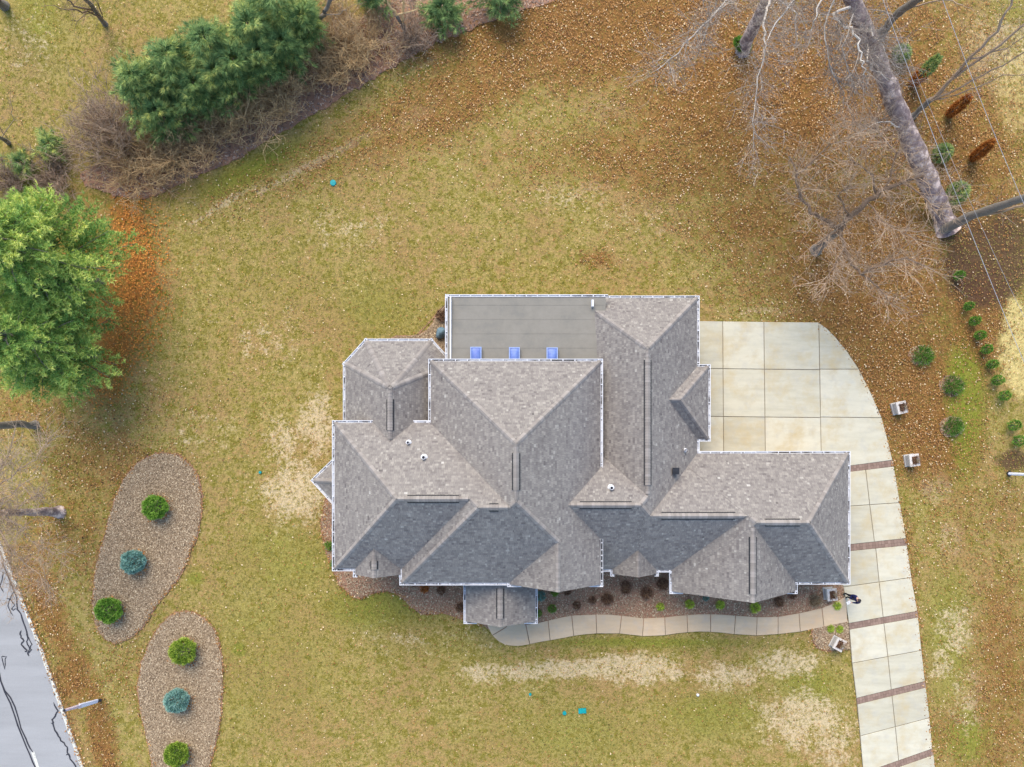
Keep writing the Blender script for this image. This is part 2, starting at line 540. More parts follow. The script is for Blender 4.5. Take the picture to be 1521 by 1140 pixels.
DARK_PATCH = [(1465, 395, 62, 62, 1.3), (1440, 350, 50, 30, 0.7), (1500, 350, 50, 60, 0.7), (1330, 200, 50, 130, 0.5), (1505, 685, 30, 18, 0.8)]  # darker brown ground patches, mostly clear of leaves

def make_ground():
    def axis(a, b, step, far):
        core = np.arange(a, b + step * 0.5, step)
        out = [core]
        left, right, d = [], [], step
        x, y = a, b
        while x > -far:
            d *= 1.6
            x -= d
            y += d
            left.append(x)
            right.append(y)
        return np.concatenate([np.array(left[::-1]), core, np.array(right)])
    xs = axis(-32, 32, 0.2, 900)
    ys = axis(-21, 31, 0.2, 900)
    gx, gy = np.meshgrid(xs, ys)
    px, py = CX + gx * F / H, CY - gy * F / H
    n, m = len(xs), len(ys)
    z = 0.02 * np.sin(gx * 0.9) * np.cos(gy * 0.7) - 0.03
    V = np.stack([gx, gy, z], -1).reshape(-1, 3)
    idx = np.arange(n * m).reshape(m, n)
    Fc = np.stack([idx[:-1, :-1], idx[:-1, 1:], idx[1:, 1:], idx[1:, :-1]], -1).reshape(-1, 4)
    mb = MB()
    mb.chunk(V, Fc, np.full(len(Fc), 0.5))
    o = mb.build('ground', M_ground, smooth=True)
    me = o.data
    def put(name, chans):
        a = me.color_attributes.new(name, 'FLOAT_COLOR', 'POINT')
        d = np.ones((n * m, 4), np.float32)
        for i, c in enumerate(chans):
            d[:, i] = c.ravel()
        a.data.foreach_set('color', d.ravel())
    put('cover_a', [blobs(px, py, LEAF) - 1.1 * np.clip(blobs(px, py, GREEN) - 0.8, 0, 1), blobs(px, py, DRY), blobs(px, py, GREEN)])
    put('cover_b', [blobs(px, py, NEEDLE), blobs(px, py, STRAW), blobs(px, py, DARK_PATCH)])
    return struct(o)

def ground_mat():
    m, nt, b = new_mat('winter_lawn')
    pos = coords(nt)
    def attr(name):
        a = nt.nodes.new('ShaderNodeAttribute')
        a.attribute_name = name
        s = nt.nodes.new('ShaderNodeSeparateColor')
        nt.links.new(a.outputs['Color'], s.inputs[0])
        return s.outputs
    leaf, dry, green = attr('cover_a')[:3]
    needle, straw, dark_patch = attr('cover_b')[:3]
    big = noise(nt, 0.20, 8, 0.66, pos).outputs['Fac']
    mid = noise(nt, 1.6, 6, 0.68, pos).outputs['Fac']
    mid2 = noise(nt, 1.1, 7, 0.72, nt.nodes.new('ShaderNodeTexCoord').outputs['Object']).outputs['Fac']
    fine = noise(nt, 4.6, 6, 0.8, pos).outputs['Fac']
    tiny = noise(nt, 10.5, 3, 0.8, pos).outputs['Fac']
    def soft(v, a, b_):
        n = nt.nodes.new('ShaderNodeMapRange')
        n.interpolation_type = 'SMOOTHSTEP'
        n.inputs['From Min'].default_value = a
        n.inputs['From Max'].default_value = b_
        nt.links.new(v, n.inputs['Value'])
        return n.outputs[0]
    def jig(v, n1, k1, n2=None, k2=0):
        r = math_node(nt, 'ADD', v, math_node(nt, 'MULTIPLY', math_node(nt, 'SUBTRACT', n1, 0.5), k1))
        if n2 is not None:
            r = math_node(nt, 'ADD', r, math_node(nt, 'MULTIPLY', math_node(nt, 'SUBTRACT', n2, 0.5), k2))
        return r
    c = mix_col(nt, soft(jig(mid, fine, 1.1), 0.32, 0.68), (0.195, 0.163, 0.028), (0.365, 0.285, 0.10))
    c = mix_col(nt, math_node(nt, 'MULTIPLY', soft(jig(big, mid, 0.7, fine, 0.5), 0.42, 0.68), 0.8), c, (0.32, 0.20, 0.08))     # thatch
    c = mix_col(nt, math_node(nt, 'MULTIPLY', soft(jig(green, mid, 2.2, fine, 1.8), 0.34, 1.1), 0.72), c, (0.165, 0.20, 0.014))
    c = mix_col(nt, math_node(nt, 'MULTIPLY', soft(jig(dry, mid2, 2.6, fine, 2.8), 0.42, 1.0), 0.82), c, (0.55, 0.43, 0.26))
    c = mix_col(nt, math_node(nt, 'MULTIPLY', soft(jig(leaf, mid2, 1.2, fine, 1.5), 0.30, 0.95), 0.88), c, (0.215, 0.10, 0.029))
    c = mix_col(nt, math_node(nt, 'MULTIPLY', soft(jig(dark_patch, mid, 0.7), 0.15, 0.7), 0.85), c, (0.075, 0.04, 0.026))
    c = mix_col(nt, math_node(nt, 'MULTIPLY', soft(jig(needle, mid, 1.5, fine, 3.4), 0.2, 1.2), 0.85), c, (0.30, 0.112, 0.022))
    c = mix_col(nt, math_node(nt, 'MULTIPLY', soft(jig(straw, mid2, 0.9, fine, 0.8), 0.35, 0.8), 0.95), c, (0.56, 0.44, 0.17))
    v = math_node(nt, 'ADD', math_node(nt, 'MULTIPLY', tiny, 1.3), math_node(nt, 'MULTIPLY', fine, 0.85))
    v = math_node(nt, 'ADD', v, -0.05)
    hsv = nt.nodes.new('ShaderNodeHueSaturation')
    nt.links.new(c, hsv.inputs['Color'])
    nt.links.new(v, hsv.inputs['Value'])
    nt.links.new(hsv.outputs[0], b.inputs['Base Color'])
    b.inputs['Roughness'].default_value = 0.95
    b.inputs['Specular IOR Level'].default_value = 0.1
    bp = nt.nodes.new('ShaderNodeBump')
    bp.inputs['Strength'].default_value = 0.7
    bp.inputs['Distance'].default_value = 0.05
    nt.links.new(tiny, bp.inputs['Height'])
    nt.links.new(bp.outputs[0], b.inputs['Normal'])
    return m
M_ground = ground_mat()
ground = make_ground()

# paved and planted areas in photo pixels (used to keep leaves and grass off)
ROAD = [(-260, 180), (5, 815), (62, 960), (125, 1140), (220, 1420), (-500, 1420), (-700, 180)]
WALK_UP = [(700, 925), (772, 929), (795, 926), (820, 920), (846, 914), (880, 912.5), (900, 912), (921, 914), (955, 918), (985, 917), (1010, 914), (1040, 912), (1065, 912),
           (1090, 914), (1125, 916.5), (1155, 916), (1185, 911), (1220, 903), (1240, 895), (1256, 885)]
WALK_LO = [(724, 930), (731, 943), (740, 952), (755, 958.5), (775, 959), (800, 954), (830, 949), (860, 943), (885, 941), (920, 941), (955, 945), (985, 944), (1010, 940), (1040, 938),
           (1065, 939), (1090, 942), (1122, 944), (1155, 942), (1190, 938), (1223, 931), (1258, 924)]
WALKPOLY = [(724, 930)] + WALK_LO[1:] + WALK_UP[::-1][:-1] + [(735, 915)]
ISLAND1 = smooth_loop([(235, 674), (262, 677), (283, 692), (296, 715), (299, 745), (294, 790), (280, 825), (262, 862), (235, 895), (215, 925), (195, 945), (170, 955), (150, 940), (140, 910),
                       (140, 870), (147, 830), (160, 785), (174, 735), (195, 700), (215, 682)], 4, 0.7)
ISLAND2 = smooth_loop([(275, 908), (300, 917), (320, 940), (329, 975), (330, 1020), (328, 1060), (320, 1100), (310, 1145), (305, 1190), (270, 1205), (238, 1190), (228, 1140), (215, 1080),
                       (206, 1030), (212, 985), (228, 945), (250, 918)], 4, 0.7)
HOUSEBED = ([(484, 740), (478, 780), (483, 812), (492, 838), (505, 868), (520, 883), (537, 888.5), (555, 880), (575, 876.5), (595, 885), (610, 900), (626, 912), (645, 911.5),
             (656, 909), (690, 920), (716, 927), (724, 934), (745, 942), (790, 938), (846, 926), (900, 924), (955, 930), (985, 929), (1040, 924), (1090, 926), (1155, 928), (1220, 915), (1257, 898),
             (1253, 884), (1251, 850), (1150, 800), (800, 780), (520, 730)])
BACKBED = [(672, 450), (662, 453), (650, 465), (643, 480), (634, 491), (624, 497), (612, 499.5), (590, 500), (577, 504), (555, 512), (580, 540), (690, 540), (690, 450)]
SMALLBED = [(1206, 932), (1207, 950), (1214, 962), (1230, 966), (1262, 964), (1259, 920)]
HEDGEBED = smooth_loop([(120, 262), (175, 292), (230, 290), (290, 262), (345, 240), (430, 190), (500, 150), (555, 118), (620, 78), (690, 48), (760, 22), (840, -8), (860, -60), (600, -60),
                        (540, 25), (470, 80), (380, 130), (300, 190), (200, 225)], 10, 1.6)
DRIVE_R = [(1215, 480), (1227, 488), (1240, 501), (1258, 523), (1275, 548), (1290, 578), (1302, 605), (1309, 621), (1318, 655), (1325, 684), (1336, 747), (1345, 800), (1353, 858), (1362, 908),
           (1368, 966), (1373, 1012), (1380, 1066), (1384, 1112), (1390, 1170), (1398, 1260)]
DRIVE_L = [(1297, 1260), (1284, 1170), (1277, 1093), (1272, 1040), (1265, 985), (1260, 926), (1256, 890), (1252, 866), (1252, 700), (1020, 700), (1020, 477)]
DRIVE = DRIVE_R + DRIVE_L
HOUSE_FP = [(500, 630), (515, 545), (545, 510), (665, 510), (667, 445), (1033, 445), (1050, 545), (1050, 675), (1255, 677), (1255, 862), (1180, 875), (1000, 875), (890, 865), (795, 920), (694, 920), (692, 862), (597, 862), (500, 842)]

rd = MB()
prism(rd, [tuple(p) for p in PX(ROAD)], -0.2, 0.02)
road = struct(rd.build('road', M_asphalt))
def ribbon(mb, pts, width, z, tone=0.5, taper=False, th=None):
    pts = [P(x, y, 0).xy for x, y in pts]
    n = len(pts)
    L, Rr = [], []
    for i, p in enumerate(pts):
        d = (pts[min(i + 1, n - 1)] - pts[max(i - 1, 0)]).normalized()
        nrm = Vector((-d.y, d.x))
        wd = width * (0.35 if taper and i in (0, n - 1) else 1) * 0.5 * random.uniform(0.85, 1.15)
        L.append(p + nrm * wd)
        Rr.append(p - nrm * wd)
    for i in range(n - 1):
        mb.poly([(*Rr[i], z), (*Rr[i + 1], z), (*L[i + 1], z), (*L[i], z)], tone)
def dense(pts, k=6, jit=0.0):
    out = []
    for i in range(len(pts) - 1):
        for j in range(k):
            t = j / k
            out.append((pts[i][0] * (1 - t) + pts[i + 1][0] * t + random.gauss(0, jit), pts[i][1] * (1 - t) + pts[i + 1][1] * t + random.gauss(0, jit)))
    out.append(pts[-1])
    return out
lm = MB()
ribbon(lm, dense([(-252, 185), (2, 815), (59, 960), (122, 1140), (216, 1420)], 20, 0.25), 0.17, 0.026)
struct(lm.build('edge_line', M_paint, road))
lm = MB()
ribbon(lm, dense([(49, 1117), (60, 1150), (150, 1400)], 8, 0.1), 0.17, 0.026)
struct(lm.build('centre_line', M_paint, road))
for name, cr in (('crack_seal', [[(5, 838), (14, 862), (22, 880), (27, 905), (36, 925), (42, 945), (40, 958), (46, 965), (42, 973), (44, 973)], [(10, 889), (16, 890), (22, 900), (18, 906), (26, 905)],
                                 [(32, 936), (30, 945), (36, 952), (32, 957), (40, 966), (38, 969)], [(40, 943), (47, 958), (44, 965), (41, 972)], [(80, 1043), (86, 1056), (84, 1062), (78, 1068), (80, 1078), (84, 1088),
                                 (92, 1100), (100, 1110), (103, 1122), (112, 1138), (118, 1160)], [(98, 1123), (104, 1120)], [(76, 1075), (81, 1073)], [(20, 880), (12, 900), (20, 915)], [(6, 848), (1, 870), (6, 880)]]),
                 ('joint_seal', [[(-40, 880), (-10, 965), (2, 1012), (22, 1050), (38, 1098), (50, 1118)], [(-30, 930), (0, 1010), (22, 1062), (40, 1110), (54, 1142), (80, 1210)], [(2, 974), (9, 976), (7, 993), (3, 975)]])):
    cm = MB()
    for i, c in enumerate(cr):
        ribbon(cm, dense(c, 3, 0.7), 0.085 if len(c) > 5 else 0.055, 0.030 + 0.0012 * i, taper=True)
    struct(cm.build(name, M_tar, road))

# mulch beds
def bed(name, px_poly, mat, z, tone=0.5):
    mb = MB()
    poly = [tuple(p) for p in PX(px_poly)]
    prism(mb, poly, -0.15, z, tone)
    return struct(mb.build(name, mat)), poly
def chips(poly, n, z, mat, parent, size=(0.035, 0.095), avoid=None):
    a = np.array(poly)
    lo, hi = a.min(0), a.max(0)
    pts = rng.uniform(lo, hi, (n, 2))
    pts = pts[in_poly_np(pts, poly)]
    pts = pts[~in_poly_np(pts, [tuple(p) for p in PX(WALKPOLY)])]
    k = len(pts)
    th = rng.uniform(0, math.pi, k)
    l = rng.uniform(*size, k)
    wd = l * rng.uniform(0.3, 0.6, k)
    ux, uy = np.cos(th), np.sin(th)
    zz = z + rng.uniform(0.006, 0.03, k)
    tilt = rng.normal(0, 0.4, k)
    V = np.empty((k, 4, 3))
    for i, (a_, b_) in enumerate(((-1, -1), (1, -1), (1, 1), (-1, 1))):
        V[:, i, 0] = pts[:, 0] + ux * l * a_ * 0.5 - uy * wd * b_ * 0.5
        V[:, i, 1] = pts[:, 1] + uy * l * a_ * 0.5 + ux * wd * b_ * 0.5
        V[:, i, 2] = zz + tilt * l * a_ * 0.5 * 0.3 + 0.01
    mb = MB()
    mb.chunk(V.reshape(-1, 3), np.arange(k * 4).reshape(-1, 4), np.clip(rng.normal(0.5, 0.24, k), 0, 1))
    o = mb.build('mulch_chips', mat, parent)
    return stuff(o)
def rim(px_poly, parent, name='bed_edge', width=0.16, mat=None):
    mb = MB()
    ribbon(mb, dense(list(px_poly) + [px_poly[0]], 2, 0.5), width, 0.022)
    return struct(mb.build(name, mat or M_dmulch, parent))
b1, p1 = bed('mulch_bed', ISLAND1, M_mulch, 0.05)
chips(p1, 48000, 0.05, M_chips, b1)
rim(ISLAND1, b1)
b2, p2 = bed('mulch_bed', ISLAND2, M_mulch, 0.05, 0.65)
chips(p2, 48000, 0.05, M_chips, b2)
rim(ISLAND2, b2)
b3, p3 = bed('mulch_bed', HOUSEBED, M_dmulch, 0.045)
chips(p3, 70000, 0.045, M_chips, b3)
rim(HOUSEBED[:16], b3)
b4, p4 = bed('mulch_bed', BACKBED, M_mulch, 0.045)
chips(p4, 5000, 0.045, M_chips, b4)
rim(BACKBED[1:11], b4, width=0.10)
b5, p5 = bed('mulch_bed', SMALLBED, M_dmulch, 0.045)
chips(p5, 4000, 0.045, M_chips, b5)
rim(SMALLBED[:5], b5)
b6, p6 = bed('mulch_bed', HEDGEBED, M_dmulch, 0.04)
chips(p6, 30000, 0.04, M_dchips, b6, (0.06, 0.16))

# driveway slabs
dv = MB()
prism(dv, [tuple(p) for p in PX(DRIVE)], -0.2, 0.035)
driveway = struct(dv.build('driveway', M_joint))
def slab(pxs, parent, mat, z=0.075, gap=0.018, name='concrete_slab'):
    poly = inset_convex([tuple(p) for p in PX(pxs)], gap)
    if len(poly) < 3:
        return
    top = inset_convex(poly, 0.012)
    mb = MB()
    t = random.uniform(0.1, 0.9)
    prism(mb, poly, -0.1, z - 0.012, t)
    mb.f.pop(-len(poly) - 1), mb.t.pop(-len(poly) - 1), mb.m.pop(-len(poly) - 1)
    if len(top) == len(poly):
        for i in range(len(poly)):
            j = (i + 1) % len(poly)
            mb.poly([(*poly[i], z - 0.012), (*poly[j], z - 0.012), (*top[j], z), (*top[i], z)], t)
        mb.poly([(*p, z) for p in top], t)
    else:
        mb.poly([(*p, z - 0.012) for p in poly], t)
    return mb.build(name, mat, parent)
xs_t = [1020, 1073, 1134, 1215.5]
xs_b = [1020, 1074.5, 1136.5, 1219.5]
def lx(i, y):
    return xs_t[i] + (xs_b[i] - xs_t[i]) * (y - 477) / 215.0
rows = [477, 547.5, 618.5, 695]
for r in range(3):
    for c in range(3):
        y0, y1 = rows[r], rows[r + 1]
        dy = 1.5 * c * (1 if r else 1)
        slab([(lx(c, y0), y0 + dy * 0.5), (lx(c + 1, y0), y0 + dy * 0.5 + 0.8), (lx(c + 1, y1), y1 + dy * 0.5 + 0.8), (lx(c, y1), y1 + dy * 0.5)], driveway, M_drive)
slab([(1215.5, 480), (1227, 488), (1240, 501), (1258, 523), (1275, 549), (1217, 549)], driveway, M_drive)
slab([(1217, 549), (1275, 549), (1290, 578), (1302, 605), (1309, 621), (1218, 620)], driveway, M_drive)
slab([(1218, 620), (1309, 621), (1318, 655), (1325, 684), (1219.5, 698)], driveway, M_drive)
bands = [((1225, 697), (1325, 684), (1327, 693), (1225, 706)), ((1225, 813), (1345, 800), (1346.5, 810), (1225, 822)), ((1260, 926), (1362, 908), (1363, 917), (1261, 935)),
         ((1271.5, 1037), (1373, 1012), (1374.5, 1021), (1272.5, 1046)), ((1281.5, 1148), (1384, 1112), (1386, 1121), (1282.5, 1157)), ((1293, 1235), (1396, 1200), (1397, 1209), (1294, 1244))]
def lerp(a, b, t):
    return (a[0] + (b[0] - a[0]) * t, a[1] + (b[1] - a[1]) * t)
for bi, bd in enumerate(bands):
    e = bpy.data.objects.new('paver_band', None)
    C.objects.link(e)
    e.parent = driveway
    a, b, c, d = bd
    n = 26 if bi else 24
    mb = MB()
    for row in range(2):
        for k in range(n):
            q = [lerp(lerp(a, b, k / n), lerp(d, c, k / n), row / 2), lerp(lerp(a, b, (k + 1) / n), lerp(d, c, (k + 1) / n), row / 2),
                 lerp(lerp(a, b, (k + 1) / n), lerp(d, c, (k + 1) / n), (row + 1) / 2), lerp(lerp(a, b, k / n), lerp(d, c, k / n), (row + 1) / 2)]
            pp = inset_convex([tuple(p) for p in PX(q)], 0.004)
            if len(pp) >= 3:
                prism(mb, pp, 0.0, 0.070 + random.uniform(-0.003, 0.003), random.uniform(0.2, 0.8))
    bpy.data.objects.remove(e)
    stuff(mb.build('paver_band', M_paver, driveway))
# lane slabs between bands: (split x top, split x bottom), cross joint
lane = [(((1219, 706), (1327, 693)), ((1225, 754.5), (1336, 747)), ((1225, 813), (1345, 800)), 1285, 1291, 1298),
        (((1225, 822), (1346.5, 810)), ((1252, 872), (1353, 858)), ((1260, 926), (1362, 908)), 1300, 1305, 1311),
        (((1261, 935), (1363, 917)), ((1265, 985), (1368, 966)), ((1271.5, 1037), (1373, 1012)), 1312, 1318, 1323),
        (((1272.5, 1046), (1374.5, 1021)), ((1277, 1093), (1380, 1066)), ((1281.5, 1148), (1384, 1112)), 1324, 1329, 1334),
        (((1282.5, 1157), (1386, 1121)), ((1288, 1200), (1391, 1165)), ((1293, 1235), (1396, 1200)), 1335, 1340, 1345)]
for (a, b), (c, d), (e, f), s0, s1, s2 in lane:
    def at(p, q, x):
        return lerp(p, q, (x - p[0]) / (q[0] - p[0]))
    m0, m1, m2 = at(a, b, s0), at(c, d, s1), at(e, f, s2)
    for q in ([a, m0, m1, c], [m0, b, d, m1], [c, m1, m2, e], [m1, d, f, m2]):
        slab(q, driveway, M_drive)

# front walk
wk = MB()
prism(wk, [tuple(p) for p in PX(WALKPOLY)], -0.2, 0.04)
walkway = struct(wk.build('walkway', M_joint))
def on_curve(cv, x):
    for i in range(len(cv) - 1):
        if cv[i][0] <= x <= cv[i + 1][0]:
            return (x, cv[i][1] + (cv[i + 1][1] - cv[i][1]) * (x - cv[i][0]) / (cv[i + 1][0] - cv[i][0]))
    return cv[-1]
J = [(781, 787), (814, 817), (849, 852), (885, 886), (923, 920), (956, 954), (987, 988), (1020, 1021), (1055, 1055), (1092, 1090), (1124, 1123), (1155, 1155), (1186, 1188), (1220, 1223), (1256, 1258)]
def scaled_slab(pts, k=0.975):
    poly = [tuple(p) for p in PX(pts)]
    c = np.mean(poly, 0)
    mb = MB()
    prism(mb, [tuple(c + (np.array(p) - c) * k) for p in poly], -0.1, 0.08, random.uniform(0.3, 0.7))
    mb.build('concrete_slab', M_walk, walkway)
scaled_slab([(724, 930), (731, 943.5), (752, 931), (750, 914), (724, 914)])
scaled_slab([(752.5, 931.5), (731.5, 944), (740, 952), (747, 956), (755, 958.5), (765, 959.4), (775, 959), (786.5, 957), (781, 929), (770, 914), (752.5, 914)], 0.985)
for (u0, l0), (u1, l1) in zip(J[:-1], J[1:]):
    um, lo_m = (u0 + u1) / 2, (l0 + l1) / 2
    pts = [on_curve(WALK_UP, u0), on_curve(WALK_UP, um), on_curve(WALK_UP, u1), on_curve(WALK_LO, l1), on_curve(WALK_LO, lo_m), on_curve(WALK_LO, l0)]
    poly = [tuple(p) for p in PX(pts)]
    c = np.mean(poly, 0)
    mb = MB()
    q = [tuple(c + (np.array(p) - c) * 0.97) for p in poly]
    prism(mb, q, -0.1, 0.08, random.uniform(0.2, 0.8))
    mb.build('concrete_slab', M_walk, walkway)

# ------------------------------------------------------------------ the house
house = thing('house', P(860, 700, 0), 'large one storey house with steep grey brown shingled hip roofs and white gutters', 'house')
PITCH = 0.95
class Block:
    pass
blocks = []
def block(name, pts, pitches, ze, wall=True):
    b = Block()
    b.name, b.ze = name, ze
    w_ = [tuple(p) for p in PX(pts, ze)]
    if area(w_) < 0:
        w_ = w_[::-1]
        pitches = pitches[::-1][1:] + pitches[::-1][:1]
    b.fp = w_
    b.wall = wall
    b.planes = []        # (a,b,c,pitch): d = a x + b y + c inward distance
    n = len(w_)
    for i in range(n):
        p, q = w_[i], w_[(i + 1) % n]
        l = math.hypot(q[0] - p[0], q[1] - p[1])
        a, bb = -(q[1] - p[1]) / l, (q[0] - p[0]) / l
        b.planes.append((a, bb, -(a * p[0] + bb * p[1]), pitches[i]))
    b.regions = {}
    for i, (a, bb, c, s) in enumerate(b.planes):
        if s is None:
            continue
        reg = list(w_)
        for j, (a2, b2, c2, s2) in enumerate(b.planes):
            if j == i or s2 is None:
                continue
            reg = clip_half(reg, a2 * s2 - a * s, b2 * s2 - bb * s, c2 * s2 - c * s)
            if len(reg) < 3:
                break
        if len(reg) >= 3 and abs(area(reg)) > 1e-3:
            b.regions[i] = reg
    blocks.append(b)
    return b
def bh(b, x, y):
    return b.ze + min(s * (a * x + bb * y + c) for a, bb, c, s in b.planes if s is not None)
def hidden(b, x, y, z, margin=0.06):
    for o in blocks:
        if o is not b and in_poly(x, y, o.fp) and bh(o, x, y) > z + margin:
            return True
    return False
p_ = PITCH
EM, EL = 4.75, 2.95
# footprints in photo pixels at eave height; pitch per edge, None = gable
block('main', [(640, 537), (891.9, 537), (891.9, 865.5), (640, 865.5)], [p_, p_, p_, p_], EM)
block('front', [(597, 629.2), (763, 629.2), (763, 866), (597, 866)], [p_, None, p_, p_], EM)
block('gable', [(757, 800), (892.2, 800), (892.2, 868.5), (757, 868.5)], [None, p_, None, p_], EM)
block('west', [(497, 628.5), (722, 628.5), (722, 845), (497, 845)], [p_, None, p_, p_], EM - 0.01)
block('westgable', [(528, 806), (595, 806), (595, 854), (528, 854)], [None, p_, None, p_], EM - 0.01)
dch = p_ * 79 / 88
block('bay', [(513, 541), (544, 507), (640, 507), (671, 541), (671, 690), (513, 690)], [dch, p_, dch, p_, None, p_], EL)
block('rear', [(857, 443), (1035.5, 443), (1035.5, 746), (857, 746)], [p_, p_, None, p_], EL)
block('bump', [(980, 545), (1052, 545), (1052, 652.5), (980, 652.5)], [p_, p_, p_, None], EL)
block('link', [(832, 645), (1034.8, 645), (1034.8, 846), (832, 846)], [p_, p_, p_, None], EL + 0.02)
block('mid', [(942, 675), (1118, 675), (1118, 847), (942, 847)], [p_, None, p_, None], EL + 0.01)
block('garage', [(997.5, 674), (1259.5, 674), (1259.5, 865), (997.5, 865)], [p_, p_, p_, p_], EL)
block('garagegable', [(998, 770), (1181, 770), (1181, 879), (998, 879)], [None, p_, None, p_], EL)
block('linkgable', [(910, 812), (975, 812), (975, 853), (910, 853)], [None, p_, None, p_], EL + 0.02)
block('porch', [(692, 845), (795, 845), (795, 923.5), (692, 923.5)], [None, 0.68, None, 0.68], 2.85, wall=False)
block('oriel', [(466, 714), (497, 684), (520, 684), (520, 748), (497, 748)], [0.75, None, None, None, 0.75], 2.9)
# flat rear roof: one low slope falling north
FZ0, FZ1 = 3.75, 3.97
fr = [tuple(p) for p in PX([(665, 441), (900, 441), (900, 560), (665, 560)], 3.85)]
fb = Block()
fb.name, fb.ze, fb.wall = 'flat', FZ0, True
fb.fp = ccw(fr)
y_n, y_s = fr[0][1], fr[2][1]
fb.planes = [(0, -1, y_n, (FZ1 - FZ0) / (y_n - y_s))]
fb.regions = {}
blocks.append(fb)

BAY_SOFT = {4, 5} if False else set()
EXPO = 0.135
gz = [0]
def gutter_run(roof, p, q, n, z, long0, long1):
    """one white trough from p to q with outward normal n"""
    mb_w = mb_f = MB()
    gz[0] = (gz[0] + 1) % 9
    z = z + gz[0] * 0.0023
    d = (q - p)
    L = d.length
    if L < 0.05:
        return
    d.normalize()
    p = p - d * (0.13 if long0 else 0)
    q = q + d * (0.13 if long1 else 0)
    L = (q - p).length
    up = Vector((0, 0, 1))
    mb_w.box(p + n * 0.102 + up * (z - 0.13), d * L, n * 0.030, up * 0.13)          # outer face
    mb_w.box(p + n * 0.004 + up * (z - 0.16), d * L, n * 0.015, up * 0.145)         # fascia
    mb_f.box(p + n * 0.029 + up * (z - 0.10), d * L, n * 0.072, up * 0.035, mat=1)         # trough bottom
    k = int(L / 0.62)
    for i in range(k + 1):
        t = (i + 0.3) / (k + 0.6) * L
        mb_w.box(p + d * t + n * 0.020 + up * (z - 0.03), d * 0.05, n * 0.085, up * 0.024)
    mb_w.build('gutter', [M_white, M_gutterfloor], roof)

